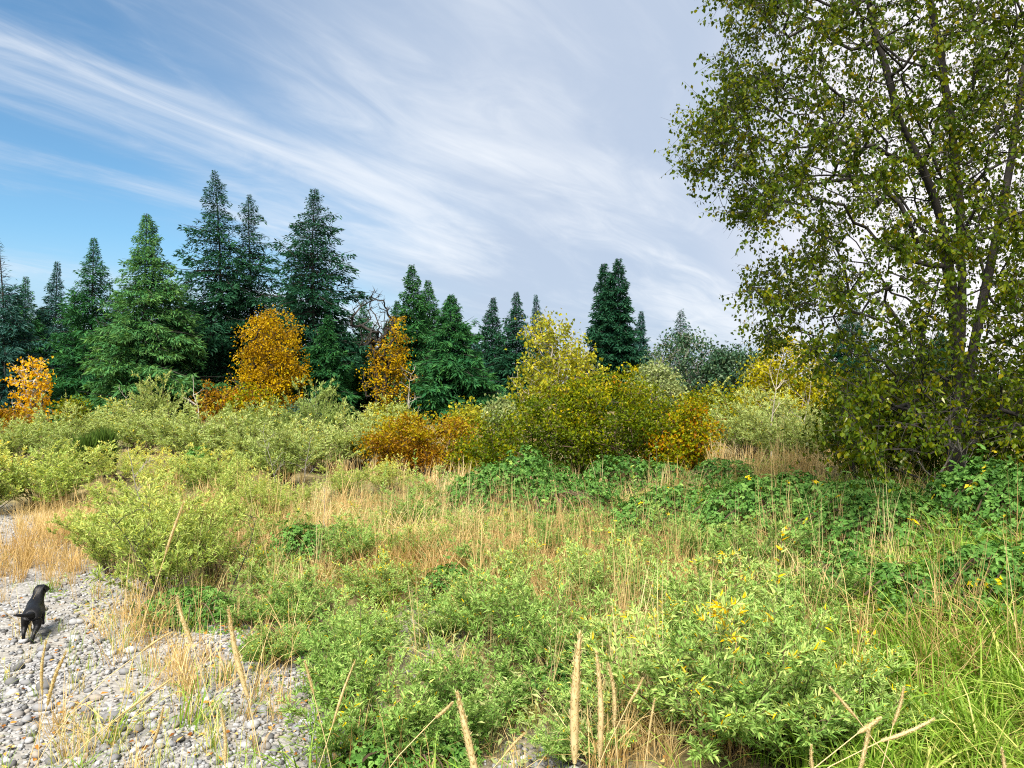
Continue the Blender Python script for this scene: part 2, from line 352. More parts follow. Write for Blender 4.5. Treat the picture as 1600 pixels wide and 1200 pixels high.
def screen_points(rng, n, y0, y1, x0=-150, x1=1750):
    Yd = y0 * (y1 / y0) ** rng.random(n); px = rng.uniform(x0, x1, n)
    x = (px - 800) / F * Yd; z = hz(x, Yd)
    return np.stack([x, Yd, z], 1), px, 600 + (CAMZ - z) / Yd * F
Pt, px, py = screen_points(rng, 60000, 4.2, 19, -350, 1050)
gmv = gravel_mask(Pt[:, 0], Pt[:, 1])
patch = fbm(Pt[:, 0] * .8 + 3, Pt[:, 1] * .8 + 8)
keep = rng.random(len(Pt)) < gmv ** 1.5 * np.clip(0.25 + 2.2 * (patch - 0.3), 0.1, 1)
Pt, py = Pt[keep], py[keep]
size = np.clip(rng.lognormal(math.log(.0195), .45, len(Pt)), .008, .07)
big = np.argsort(-(size / Pt[:, 1]) * ((px[keep] > -60) & (py < 1260)))
stone_meshes = []
for k in range(7):
    v_, f_ = pebble(50 + k, 9, 6); stone_meshes.append(MB().add(v_, f_, k / 7, True).mesh('stone', M['stone']))
def hand_stones():                 # the cobbles that can be told apart one by one in the photograph
    for (px_, py_, wpx) in [(178, 1125, 40), (212, 1142, 30), (190, 1140, 26), (205, 1020, 22), (232, 995, 20), (400, 1135, 26), (438, 1110, 28), (448, 1120, 24), (150, 1092, 26), (62, 1110, 26), (70, 1075, 30), (30, 1045, 22), (115, 1065, 20), (25, 1120, 24), (100, 1140, 24), (385, 1165, 24), (430, 1175, 26), (250, 1165, 22), (330, 1120, 20), (470, 1140, 22), (20, 1085, 26), (135, 1110, 22)]:
        Yd = 8.0
        for _ in range(12): xx = (px_ - 800) / F * Yd; Yd = (CAMZ - float(hz(xx, Yd))) * F / (py_ - 600)
        yield np.array([xx, Yd, float(hz(xx, Yd))]), wpx / F * Yd / 2
cnt = 0
def put_stone(pos, r):
    global cnt
    o = bpy.data.objects.new('stone', stone_meshes[cnt % 7]); COL.objects.link(o); o.parent = ground
    o.location = (pos[0], pos[1], pos[2] + r * .22); o.scale = (r, r, r); o.rotation_euler = (rng.normal() * .15, rng.normal() * .15, rng.uniform(0, 6.28)); cnt += 1
for pos, r in hand_stones(): put_stone(pos, r)
for i in big[:300 - cnt]: put_stone(Pt[i], size[i] * 1.05)
rest = big[300 - 22:][:9500]
mb = MB(); protos = [pebble(80 + k, 6, 4) if k < 3 else pebble(80 + k, 6, 3) for k in range(8)]
for k in range(8):
    s_ = rest[:4200][k::3] if k < 3 else rest[4200:][k - 3::5]; v_, f_ = protos[k]; n_ = len(s_)
    V_, F_, _ = instance(v_, f_, np.zeros(len(v_)), Pt[s_] + np.stack([np.zeros(n_), np.zeros(n_), size[s_] * .2], 1), rng.uniform(0, 6.28, n_), size[s_])
    mb.add(V_, F_, np.repeat(rng.random(n_), len(v_)), True)
o = mb.build('gravel', M['stone'], ground); o['kind'] = 'stuff'

# ------------------------------------------------------------------ plant builders
def conifer(seed, H, rad, cb=0.08, dens=1.0, prof=0.85, gap=0.0, droop=0.18, mat='fir', ncard=9000, bare=0.0, card=(.50, .13), wig=.10, trunk=None):
    rng = np.random.default_rng(seed); tr = trunk or H * 0.009; ncard = int(ncard * 2.15)
    prof = prof + .28; k = int((70 + H * 21) * dens)
    tt = np.sort(cb + (1 - cb) * (np.arange(k) + rng.random(k)) / k) ; tt = np.clip(tt, 0, .995)
    az = np.arange(k) * 2.39996 + rng.normal(0, .5, k)
    w = ((1 - tt) / (1 - cb)) ** prof * (1 - 0.40 * np.exp(-((tt - cb) / .14)))
    Lb = rad * w * rng.uniform(.55, 1.22, k) * (1 + wig * np.sin(tt * 37 + seed)) * (1 + .18 * np.cos(az - seed * 1.7)) + .12
    Lb *= np.where(rng.random(k) < gap, rng.uniform(.25, .6, k), 1)
    el = np.interp(tt, [0, .5, .85, 1], [-.30, -.12, .16, .6]) + rng.normal(0, .19, k)
    sway = lambda t_: np.stack([.012 * H * np.sin(t_ * 5 + seed) * t_, .012 * H * np.cos(t_ * 4 + seed * 2) * t_], -1)
    base = np.concatenate([sway(tt), (tt * H)[:, None]], 1)
    out = np.stack([np.cos(az), np.sin(az), np.zeros(k)], 1); side = np.stack([-np.sin(az), np.cos(az), np.zeros(k)], 1)
    curl = rng.uniform(-.22, .2, k)
    def path(i, s): return base[i] + out[i] * (Lb[i] * s * np.cos(el[i]))[:, None] + UP * (Lb[i] * (np.sin(el[i]) * s + curl[i] * s * s))[:, None]
    wood = MB()
    tz = np.linspace(0, 1, 14); tp = np.concatenate([sway(tz), (tz * H)[:, None]], 1); tp[0, 2] = -.4
    wood.add(*tube(tp, tr * (1 - tz) ** .9 + .012, 7), smooth=True)
    ii = np.arange(k); s0 = np.zeros(k)
    for a, b in ((0, .35), (.35, .7), (.7, 1)):
        wood.add(*frusta(path(ii, s0 + a), path(ii, s0 + b), (.012 + Lb * .012) * (1 - a * .8), (.012 + Lb * .012) * (1 - b * .85), 3))
    pr = (Lb + .25) ** .95 * np.where(tt > 1 - bare, .02, 1); i = rng.choice(k, ncard, p=pr / pr.sum())
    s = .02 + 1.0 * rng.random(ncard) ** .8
    fan = (.30 * Lb[i] * (1 - s) ** .8 + .05 + .03 * Lb[i]); so = rng.uniform(-1, 1, ncard) * fan
    P = path(i, s) - UP * (.12 * Lb[i] * s ** 2 * droop * 3)[:, None] + side[i] * so[:, None] + out[i] * (np.abs(so) * .35)[:, None] - UP * (np.abs(so) * droop + rng.random(ncard) ** 2 * .28)[:, None]
    D = out[i] * .6 + side[i] * (np.sign(so) * rng.uniform(.2, 1, ncard))[:, None] + rng.normal(0, .28, (ncard, 3)) - UP * rng.uniform(-.15, droop * 3.2, ncard)[:, None]
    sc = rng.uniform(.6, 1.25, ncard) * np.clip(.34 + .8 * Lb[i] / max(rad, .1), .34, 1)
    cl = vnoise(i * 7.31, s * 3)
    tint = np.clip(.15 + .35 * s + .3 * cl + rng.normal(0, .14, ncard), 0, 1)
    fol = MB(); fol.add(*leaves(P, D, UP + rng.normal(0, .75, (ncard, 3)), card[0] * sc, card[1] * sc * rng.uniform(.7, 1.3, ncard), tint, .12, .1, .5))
    return [('trunk', wood.mesh('trunk', M['bark'])), ('crown', fol.mesh('crown', M[mat]))]

def grow(att, nodes, par, rng, seg=.4, lift=.6, curve=.12):
    nodes = [np.asarray(n, float) for n in nodes]; par = list(par); tips = []
    d0 = np.min(np.linalg.norm(att[:, None] - np.array(nodes)[None], axis=2), axis=1)
    for a in att[np.argsort(d0)]:
        A = np.array(nodes); v_ = a - A; d = np.linalg.norm(v_, axis=1)
        j = int(np.argmin(d + lift * np.maximum(0, A[:, 2] + .35 * d - a[2])))
        n_ = max(2, int(d[j] / seg)); b = nodes[j]; last = j
        bow = (UP * -.35 + rng.normal(0, .6, 3)) * d[j] * curve
        for k in range(1, n_ + 1):
            s = k / n_; nodes.append(b + (a - b) * s + bow * math.sin(math.pi * s) + rng.normal(0, .012, 3) * d[j] * (s < 1)); par.append(last); last = len(nodes) - 1
        tips.append(last)
    nodes = np.array(nodes); par = np.array(par); cnt_ = np.zeros(len(nodes)); cnt_[tips] += 1
    for k in range(len(nodes) - 1, 0, -1):
        if par[k] >= 0: cnt_[par[k]] += cnt_[k]
    return nodes, par, cnt_, tips
def wood_from(nodes, par, cnt_, rt, pw=.45, sides=4, rmax=1e9):
    k = np.where(par >= 0)[0]; r = np.minimum(rt * np.maximum(cnt_, 1) ** pw, rmax)
    ra = np.minimum(r[par[k]], r[k] * 1.35)
    big_ = r[k] > rt * 3; w = MB()
    if big_.any(): w.add(*frusta(nodes[par[k]][big_], nodes[k][big_], ra[big_], r[k][big_], 6), smooth=True)
    w.add(*frusta(nodes[par[k]][~big_], nodes[k][~big_], ra[~big_], r[k][~big_], 3))
    return w
def ell_points(rng, n, ells, shell=.55):
    wts = np.array([e[6] if len(e) > 6 else e[3] * e[4] * e[5] for e in ells]); c = rng.choice(len(ells), n, p=wts / wts.sum())
    E = np.array([e[:6] for e in ells], float)[c]; r = (shell + (1 - shell) * rng.random(n)) ; r = np.where(rng.random(n) < .3, rng.random(n) ** .5, r)
    return E[:, :3] + rdir(rng, n) * r[:, None] * E[:, 3:6], c
def broadleaf(seed, H, ells, natt, nleaf, leaf, mat, wood='bark', tr=.1, spread=.35, trunkto=.55, stems=1, rt=.008, tintf=None, hang=.5, leaffrac=1.0, rich=False, topbare=None, curve=.12):
    rng = np.random.default_rng(seed); att, c = ell_points(rng, natt, ells)
    nodes, par = ([], []) if stems == 1 else ([[0, 0, -.2]], [-1])
    for s_ in range(stems):
        b = rng.normal(0, .12 * stems ** .5 if stems > 1 else 0, 2); lean = rng.normal(0, .05 if stems == 1 else .16, 2); last = -1 if stems == 1 else 0
        for z in np.linspace(-.15, trunkto * H, 9): nodes.append([b[0] + lean[0] * z + .03 * math.sin(z * 1.7 + seed), b[1] + lean[1] * z + .03 * math.cos(z * 1.3), z]); par.append(last); last = len(nodes) - 1
    nd, pr, ct, tips = grow(att, nodes, par, rng, seg=max(.25, H * .05), curve=curve)
    w = wood_from(nd, pr, ct, rt, .5, rmax=tr)
    # fine twigs
    tp = nd[tips]; nt = 4; A = np.repeat(tp, nt, 0); B = A + rdir(rng, len(A)) * spread * 1.1 + UP * spread * .3
    w.add(*frusta(A, B, rt * .8, rt * .3, 3))
    sel = tp if topbare is None else tp[[not topbare(p_, rng) for p_ in tp]]
    j = rng.integers(0, len(sel), nleaf); P = sel[j] + rng.normal(0, 1, (nleaf, 3)) * spread * np.array([1, 1, .75]) * rng.uniform(.5, 1.2, len(sel))[j][:, None]
    D = rdir(rng, nleaf) * .8 - UP * hang; cz = rng.random(len(sel))
    tint = np.clip(.5 * cz[j] + .5 * rng.random(nleaf) + (0 if tintf is None else tintf(P)), 0, 1)
    f = MB(); f.add(*leaves(P, D, UP * .4 + rng.normal(0, .8, (nleaf, 3)), leaf[0] * rng.uniform(.65, 1.25, nleaf), leaf[1] * rng.uniform(.65, 1.25, nleaf), tint, .18, .12, .42, rich))
    return [('trunk', w.mesh('trunk', M[wood])), ('crown', f.mesh('crown', M[mat]))]

def willow(seed, H, Rd, nst, nsh, nl, leaf, mat, wood='twig', rich=True, up=.55, stem_r=.009, low=.22, bend=.12):
    """many thin stems from one root, each with side shoots that carry narrow leaves"""
    rng = np.random.default_rng(seed); az = rng.uniform(0, 6.28, nst); ln = np.sqrt(rng.random(nst)); hh = H * rng.uniform(.5, 1.0, nst) * (1 - .28 * ln ** 2) * np.where(rng.random(nst) < .16, rng.uniform(1.15, 1.5, nst), 1)
    out = np.stack([np.cos(az), np.sin(az), 0 * az], 1); b = out * (Rd * .10 * rng.random(nst))[:, None] - UP * .05
    jit = rng.normal(0, .06 * H, (nst, 3)) * [1, 1, 0]
    def pth(i, s): return b[i] + out[i] * (Rd * ln[i] * s ** 1.25)[:, None] + jit[i] * (np.sin(s * 3.1) * .6)[:, None] + UP * (hh[i] * (s - bend * ln[i] * s ** 2.5))[:, None]
    w = MB(); ii = np.arange(nst); ss = np.linspace(0, 1, 6)
    for a, c in zip(ss[:-1], ss[1:]): w.add(*frusta(pth(ii, ii * 0 + a), pth(ii, ii * 0 + c), stem_r * (1 - a * .85), stem_r * (1 - c * .85), 4))
    k = nst * nsh; i = np.repeat(ii, nsh); s = low + (.98 - low) * rng.random(k) ** .85; S0 = pth(i, s)
    D = nrm(rdir(rng, k) * [1, 1, .3] * .85 + out[i] * .35 + UP * up); l = H * rng.uniform(.10, .26, k) * (1.15 - .5 * s)
    w.add(*frusta(S0, S0 + D * l[:, None], stem_r * .35, stem_r * .15, 3))
    # leaves on shoots and on the leading ends of the stems
    n1 = int(nl * .85); j = rng.integers(0, k, n1); tq = .1 + .95 * rng.random(n1)
    P1 = S0[j] + D[j] * (l[j] * tq)[:, None]; T1 = D[j]
    n2 = nl - n1; i2 = rng.integers(0, nst, n2); s2 = .4 + .6 * rng.random(n2); P2 = pth(i2, s2); T2 = nrm(pth(i2, s2 + .02) - P2)
    P = np.concatenate([P1, P2]); T = np.concatenate([T1, T2]); n = len(P)
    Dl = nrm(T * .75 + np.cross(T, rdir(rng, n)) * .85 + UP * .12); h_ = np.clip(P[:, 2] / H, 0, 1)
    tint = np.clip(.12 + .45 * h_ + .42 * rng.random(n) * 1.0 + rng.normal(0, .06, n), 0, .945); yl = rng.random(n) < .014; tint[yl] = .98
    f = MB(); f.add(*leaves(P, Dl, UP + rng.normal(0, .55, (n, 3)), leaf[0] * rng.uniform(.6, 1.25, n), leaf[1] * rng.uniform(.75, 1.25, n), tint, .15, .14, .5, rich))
    return [('stems', w.mesh('stems', M[wood])), ('foliage', f.mesh('foliage', M[mat]))]

def bramble(seed, a, b, h, ncl, mat='bramble', leaf=.085, lump=.62):
    """arching canes over a mound, carpeted with leaves of three to five leaflets"""
    ncl = int(ncl * 1.7); leaf = leaf * .76; rng = np.random.default_rng(seed); th = rng.uniform(0, 6.28, ncl); r = np.sqrt(rng.random(ncl)) * (.7 + .55 * fbm(np.cos(th) * 1.6 + seed, np.sin(th) * 1.6 + 3) * 1.2)
    x = a * r * np.cos(th); y = b * r * np.sin(th)
    prof = lambda x, y: h * np.clip(1.1 - ((x / a) ** 2 + (y / b) ** 2), 0.02, 1) ** .8 * (1 - lump + 2 * lump * fbm(x * 1.3 + seed, y * 1.3 + 7))
    e = .05; z = prof(x, y); Nn = nrm(np.stack([-(prof(x + e, y) - z) / e, -(prof(x, y + e) - z) / e, np.ones(ncl)], 1))
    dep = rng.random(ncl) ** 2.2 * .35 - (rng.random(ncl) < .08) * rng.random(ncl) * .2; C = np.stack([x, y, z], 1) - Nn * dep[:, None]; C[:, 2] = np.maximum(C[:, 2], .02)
    ax = nrm(rdir(rng, ncl) + Nn * .2 + np.array([0, 0, -.25])); k = 4
    P = np.repeat(C, k, 0); n = len(P); ang = np.tile(np.array([-1.15, -.4, .4, 1.15]), ncl) + rng.normal(0, .15, n)
    A = np.repeat(ax, k, 0); NN = np.repeat(nrm(Nn + rng.normal(0, .35, (ncl, 3))), k, 0); A = nrm(A - NN * (A * NN).sum(1, keepdims=True)); B = np.cross(NN, A)
    D = A * np.cos(ang)[:, None] + B * np.sin(ang)[:, None]; sc = np.repeat(rng.uniform(.6, 1.2, ncl), k)
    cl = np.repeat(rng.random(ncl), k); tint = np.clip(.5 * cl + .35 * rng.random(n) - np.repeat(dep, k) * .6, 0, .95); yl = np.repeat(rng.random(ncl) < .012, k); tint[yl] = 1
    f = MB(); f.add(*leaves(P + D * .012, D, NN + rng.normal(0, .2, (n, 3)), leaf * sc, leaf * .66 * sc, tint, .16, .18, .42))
    nc = max(8, int(ncl / 90)); w = MB()
    th = rng.uniform(0, 6.28, nc); p0 = np.stack([a * .5 * np.cos(th), b * .5 * np.sin(th), 0 * th], 1) * rng.random((nc, 1)) * .3; th2 = th + rng.normal(0, .8, nc); p1 = np.stack([a * .95 * np.cos(th2), b * .95 * np.sin(th2), .1 + 0 * th], 1); ss = np.linspace(0, 1, 9)
    for s0, s1 in zip(ss[:-1], ss[1:]):
        g_ = lambda s: p0 + (p1 - p0) * s + UP * (h * .62 * math.sin(math.pi * min(1, s * 1.02)) ** .8)
        w.add(*frusta(g_(s0), g_(s1), .006, .006, 3))
    return [('canes', w.mesh('canes', M['twig'])), ('foliage', f.mesh('foliage', M[mat]))]

def place(name, meshes, px, Y, label, cat, rz=0.0, scale=1.0, group=None, dz=0.0, root=None):
    b = at(px, Y); b[2] += dz
    t_ = thing(name, label, cat, b, rz, group, scale); parts(t_, meshes); return t_

# ------------------------------------------------------------------ conifers
G1 = 'conifers behind the clearing'
#  px, top py, half width px, depth, kind, options, label
CON = [
 (4, 372, 62, 58, 'fir_far', dict(bare=.26, dens=.9, ncard=6500, prof=.7), 'conifer with a dead bare top at the edge of the picture'),
 (42, 432, 60, 64, 'fir', dict(ncard=7000), 'low dark fir between the bare-topped conifer and a narrow fir'),
 (88, 408, 48, 66, 'fir_far', dict(ncard=7000, prof=.8), 'narrow pointed fir just beside the low dark fir'),
 (145, 372, 88, 58, 'fir', dict(ncard=12000, prof=.8), 'full dark green fir with a sharp top, beside the broad light green fir'),
 (226, 333, 112, 50, 'fir_light', dict(ncard=17000, prof=.72, droop=.24), 'broad light green fir reaching to the ground'),
 (290, 436, 66, 62, 'fir', dict(ncard=7000), 'short fir tucked behind the tallest conifer'),
 (341, 267, 92, 56, 'fir_dark', dict(ncard=9500, gap=.3, cb=.16, prof=.62, dens=.8), 'tallest dark conifer with ragged open branches'),
 (393, 304, 78, 58, 'fir_dark', dict(ncard=7000, gap=.35, cb=.22, prof=.55, dens=.7), 'thin open conifer standing close against the tallest one'),
 (491, 294, 100, 54, 'fir_dark', dict(ncard=10500, gap=.28, cb=.24, prof=.55, dens=.8), 'tall dark conifer with wide upper branches behind the orange tree'),
 (512, 492, 66, 48, 'fir', dict(ncard=9000, prof=.9), 'young green fir at the foot of a tall wide-branched conifer'),
 (455, 430, 60, 66, 'fir', dict(ncard=6000), 'fir half hidden behind the orange tree'),
 (566, 470, 52, 62, 'fir', dict(ncard=6000), 'fir hidden behind the half-bare maple'),
 (645, 414, 50, 56, 'fir', dict(ncard=9000, prof=.62), 'slender tall fir beside the half-bare maple'),
 (672, 438, 56, 60, 'fir', dict(ncard=8000, prof=.66), 'fir with a blunt top in the middle of a close trio'),
 (706, 460, 84, 50, 'fir', dict(ncard=15000, prof=.7, droop=.26), 'broad green fir in front of the close trio'),
 (735, 520, 46, 62, 'fir_far', dict(ncard=5000), 'small fir behind the broad green fir'),
 (769, 465, 38, 76, 'fir_dark', dict(ncard=6000, prof=.6, card=(.5, .15)), 'narrow far fir standing clear of its neighbours'),
 (806, 456, 46, 74, 'fir_dark', dict(ncard=7000, prof=.66, card=(.5, .15)), 'far fir partly behind the yellow-green birch'),
 (838, 460, 34, 84, 'fir_far', dict(ncard=4500, card=(.55, .16)), 'pale far fir showing over the yellow-green birch'),
 (946, 412, 40, 62, 'fir_dark', dict(ncard=10000, prof=.45, wig=.05, cb=.02), 'shorter of the twin dark columnar conifers'),
 (969, 404, 44, 61, 'fir_dark', dict(ncard=11500, prof=.45, wig=.05, cb=.02), 'taller of the twin dark columnar conifers'),
 (1002, 486, 30, 72, 'fir_far', dict(ncard=4500, card=(.5, .15)), 'small pale fir beside the twin columnar conifers'),
 (1062, 484, 34, 66, 'fir_dark', dict(ncard=1600, gap=.3, prof=.6), 'thin sparse fir top poking above the round dark tree'),
 (1330, 470, 90, 60, 'fir_dark', dict(ncard=8000), 'dark fir seen through the leaves of the big cottonwood'),
 (1470, 520, 90, 50, 'fir_dark', dict(ncard=8000), 'dark fir behind the trunks of the big cottonwood'),
]
CMESH = {}
for k, (px, top, hw, Yd, mat, opt, lab) in enumerate(CON):
    b = at(px, Yd); H = zpx(top, Yd) - b[2]
    name = 'fir_tree'
    CMESH[k] = (conifer(100 + k, H, 1.14 * hw / F * Yd, mat=mat, **opt), H)
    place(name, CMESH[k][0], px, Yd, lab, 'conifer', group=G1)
NTH = 'first second third fourth fifth sixth seventh eighth ninth tenth eleventh twelfth thirteenth fourteenth fifteenth'.split()
FILL = [(22, 470, 76, 3), (66, 480, 74, 9), (118, 462, 78, 3), (186, 455, 76, 12), (262, 470, 72, 13), (312, 480, 74, 9), (368, 450, 80, 3), (440, 490, 74, 12), (530, 500, 76, 13), (606, 505, 78, 9), (622, 470, 74, 12), (745, 540, 84, 14), (790, 530, 88, 3), (900, 545, 90, 12), (1120, 545, 80, 9)]
for k, (px, top, Yd, src) in enumerate(FILL):
    H = zpx(top, Yd) - at(px, Yd)[2]; q_ = H / CMESH[src][1]
    place('fir_tree', CMESH[src][0], px, Yd, 'dim fir filling the gaps far behind the conifers, %s from the bare-topped one' % NTH[k], 'conifer', k * 1.9, (q_ * 1.1, q_ * 1.1, q_), 'dim firs behind the conifer wall')

# ------------------------------------------------------------------ broadleaf trees behind the clearing
def s_(px, Y): return px / F * Y
Yd = 38; H = zpx(553, Yd) - at(48, Yd)[2]
place('amber_tree', broadleaf(301, H, [(0, 0, H * .62, s_(33, Yd), .9, H * .38), (.1, 0, H * .32, s_(30, Yd), .9, H * .26)], 110, 1300, (.15, .125), 'amber', 'bark_pale', .06, .2, .5, 4, .012, hang=.7, rich=True), 48, Yd, 'small amber-leaved tree with pale stems showing', 'tree')
Yd = 45; H = zpx(478, Yd) - at(425, Yd)[2]
place('orange_tree', broadleaf(302, H, [(0, 0, H * .58, s_(50, Yd), 1.9, H * .41), (.2, 0, H * .33, s_(50, Yd), 1.8, H * .3), (-.5, 0, H * .74, s_(30, Yd), 1.3, H * .24)], 240, 10500, (.15, .115), 'orange', 'bark', .14, .34, .55, 2, .012), 425, Yd, 'bright orange-leaved tree in front of the dark conifers', 'tree')
Yd = 49; H = zpx(448, Yd) - at(592, Yd)[2]
def bare(p_, rng): return (p_[2] > H * .60 and p_[0] < .9) or (p_[0] < -.4 and rng.random() < .8) or rng.random() < .1
place('maple_tree', broadleaf(303, H, [(-.35, 0, H * .74, s_(38, Yd), 1.8, H * .26, 3), (.7, 0, H * .56, s_(32, Yd), 1.6, H * .28, 3), (.6, 0, H * .3, s_(46, Yd), 1.6, H * .2, 3)], 260, 3900, (.15, .12), 'orange', 'bark', .17, .26, .5, 3, .022, lambda P: -.02, topbare=bare, curve=.03), 592, Yd, 'maple with bare upper branches and orange-brown leaves below', 'tree')
Yd = 33; H = zpx(474, Yd) - at(868, Yd)[2]
place('birch_tree', broadleaf(304, H, [(-.2, 0, H * .72, s_(42, Yd), 1.5, H * .27), (.4, 0, H * .5, s_(66, Yd), 1.8, H * .26), (-.3, 0, H * .3, s_(66, Yd), 1.7, H * .25)], 190, 5200, (.17, .13), 'yellowgreen', 'bark_pale', .06, .32, .6, 5, .008), 868, Yd, 'airy yellow-green birch rising behind the big golden shrub', 'tree')
Yd = 52; H = zpx(508, Yd) - at(1072, Yd)[2]
place('round_dark_tree', broadleaf(305, H, [(0, 0, H * .62, s_(58, Yd), 2.4, H * .36), (.6, 0, H * .3, s_(60, Yd), 2.4, H * .25)], 170, 4600, (.24, .17), 'darkleaf', 'bark_grey', .16, .42, .5, 2, .014), 1072, Yd, 'round dark tree with a sparse see-through crown', 'tree')
Yd = 50; H = zpx(540, Yd) - at(1150, Yd)[2]
place('dense_dark_tree', broadleaf(306, H, [(0, 0, H * .62, s_(48, Yd), 2.2, H * .38), (.5, 0, H * .3, s_(62, Yd), 2.2, H * .28)], 150, 7500, (.24, .17), 'darkleaf', 'bark', .16, .42, .5, 2, .014), 1150, Yd, 'dense dark tree next to the round see-through one', 'tree')
Yd = 25; H = zpx(524, Yd) - at(1225, Yd)[2]
place('yellow_tree', broadleaf(307, H, [(0, 0, H * .7, s_(55, Yd), 1.3, H * .3), (.5, 0, H * .4, s_(85, Yd), 1.5, H * .3), (-.5, 0, H * .3, s_(60, Yd), 1.3, H * .25)], 190, 11000, (.12, .08), 'yellow', 'bark_pale', .06, .26, .55, 4, .007), 1225, Yd, 'yellow-leaved tree beside the big cottonwood', 'tree')
Yd = 40; H = zpx(566, Yd) - at(1015, Yd)[2]
place('alder_tree', broadleaf(308, H, [(0, 0, H * .6, s_(42, Yd), 1.4, H * .38)], 90, 4200, (.16, .12), 'herb', 'bark_grey', .07, .3, .55, 3, .009), 1025, Yd, 'soft green alder behind the golden shrub and below the twin conifers', 'tree')
for (px, Yd, top, hw, mat, n_, lab) in [
    (115, 44, 620, 22, 'olive', 1100, 'low orange bush at the foot of the full dark fir'),
    (345, 44, 590, 40, 'rust', 1700, 'rust-coloured bush just before the tallest conifer'),
    (392, 42, 602, 44, 'olive', 2000, 'olive-gold bush under the orange tree'),
    (480, 42, 622, 46, 'darkleaf', 2000, 'dark green bush under the wide-branched conifer'),
    (608, 40, 630, 40, 'yellowgreen', 2200, 'yellow-green bush under the half-bare maple'),
    (735, 38, 632, 34, 'yellowgreen', 1800, 'yellow-green bush below the broad green fir'),
    (798, 36, 618, 40, 'herb', 2200, 'soft green bush between the broad fir and the yellow-green birch'),
    (10, 36, 640, 46, 'rust', 1600, 'brown bush beside the small amber tree'),
    (1100, 42, 605, 50, 'olive', 2200, 'brownish bush under the dense dark tree'),
    (1180, 36, 600, 60, 'olive', 2600, 'olive bush behind the pale willow scrub'),
    (1045, 46, 600, 44, 'darkleaf', 2200, 'dark bush under the round see-through tree')]:
    H = zpx(top, Yd) - at(px, Yd)[2]; w_ = s_(hw, Yd)
    place('bush', broadleaf(int(px) + 17, H, [(0, 0, H * .5, w_, w_ * .8, H * .5)], 60, n_, (.17, .12), mat, 'twig', .05, .28, .3, 4, .008), px, Yd, lab, 'bush')

# ------------------------------------------------------------------ the golden shrubs in the middle
def lumps(seed, Wd, Dp, H, n):
    rg = np.random.default_rng(seed); out = []
    for k in range(n):
        x = rg.uniform(-1, 1); y = rg.uniform(-.8, .8); top = H * (1 - .32 * x * x - .15 * y * y) * rg.uniform(.78, 1.0); r = H * rg.uniform(.2, .34)
        out.append((x * Wd * .85, y * Dp, top - r, r * rg.uniform(.9, 1.3), r, r)); out.append((x * Wd * .9, y * Dp, H * .28, r * 1.3, r * 1.1, H * .28))
    return out
def shrub(seed, H, ells, natt, nleaf, mat, leaf=(.085, .06), spread=.2, tintf=None, stems=9):
    return broadleaf(seed, H, ells, natt, nleaf, leaf, mat, 'twig', .03, spread, .28, stems, .004, tintf, .35)
Yd = 19; w = s_(1, Yd); H = zpx(578, Yd) - at(930, Yd)[2]
place('golden_shrub', [(a.replace('trunk', 'stems').replace('crown', 'foliage'), b) for a, b in shrub(401, H, [(.55, 0, H * .5, 100 * w, 1.6, H * .5), (-.8, 0, H * .44, 90 * w, 1.5, H * .44), (-1.9, .1, H * .34, 70 * w, 1.2, H * .34), (1.9, 0, H * .38, 72 * w, 1.2, H * .38), (.8, 0, H * .8, 30 * w, .5, H * .24), (-.5, 0, H * .78, 26 * w, .5, H * .2)], 520, 28000, 'olive', spread=.17, tintf=lambda P: -.19 + .20 * np.clip((P[:, 2] - 1.3) / 1.1, -1, 1) + .3 * np.clip((P[:, 0] - 1.6) / 1.2, 0, 1) + .06 * np.sin(P[:, 0] * 3.1 + P[:, 2] * 2))], 925, Yd, 'large golden-olive shrub above the bramble mound', 'shrub')
Yd = 18; w = s_(1, Yd); H = zpx(628, Yd) - at(1078, Yd)[2]
place('reddish_shrub', [(a.replace('trunk', 'stems').replace('crown', 'foliage'), b) for a, b in shrub(402, H, [(0, 0, H * .5, 40 * w, .7, H * .5), (-.3, 0, H * .3, 46 * w, .7, H * .3)], 90, 5200, 'olive', tintf=lambda P: .22 + 0 * P[:, 2])], 1075, Yd, 'reddish-gold shrub at the edge of the straw clearing', 'shrub')
Yd = 21; w = s_(1, Yd); H = zpx(642, Yd) - at(665, Yd)[2]
place('rust_shrub', [(a.replace('trunk', 'stems').replace('crown', 'foliage'), b) for a, b in shrub(403, H, [(-.6, 0, H * .46, 62 * w, 1.0, H * .48), (.7, 0, H * .46, 60 * w, 1.0, H * .48)] + lumps(12, 70 * w, .9, H, 4), 230, 13000, 'rust', tintf=lambda P: .05 + .2 * np.clip((P[:, 2] - .8) / 1.0, -1, 1))], 660, Yd, 'rust-brown shrub between the willows and the golden shrub', 'shrub')
Yd = 20; w = s_(1, Yd); H = zpx(676, Yd) - at(760, Yd)[2]
place('gold_shrub', [(a.replace('trunk', 'stems').replace('crown', 'foliage'), b) for a, b in shrub(404, H, [(0, 0, H * .5, 50 * w, .9, H * .5)], 80, 4800, 'olive', tintf=lambda P: .05 + 0 * P[:, 2])], 757, Yd, 'low gold shrub filling the gap beside the golden shrub', 'shrub')

# ------------------------------------------------------------------ willow scrub
GW = 'willow shrubs of the gravel bar'
WF = [willow(500 + k, 2.0, 1.25, 36, 10, 6500, (.10, .030), 'willow_pale', 'twig', False, stem_r=.011) for k in range(3)]
WM = [willow(510 + k, 1.8, 1.2, 32, 11, 7500, (.080, .021), 'willow_warm', 'twig', False, stem_r=.009) for k in range(3)]
WN = [willow(520 + k, 1.2, .85, 36, 14, 8500, (.056, .0145), 'willow', 'twig', True, stem_r=.006) for k in range(4)]
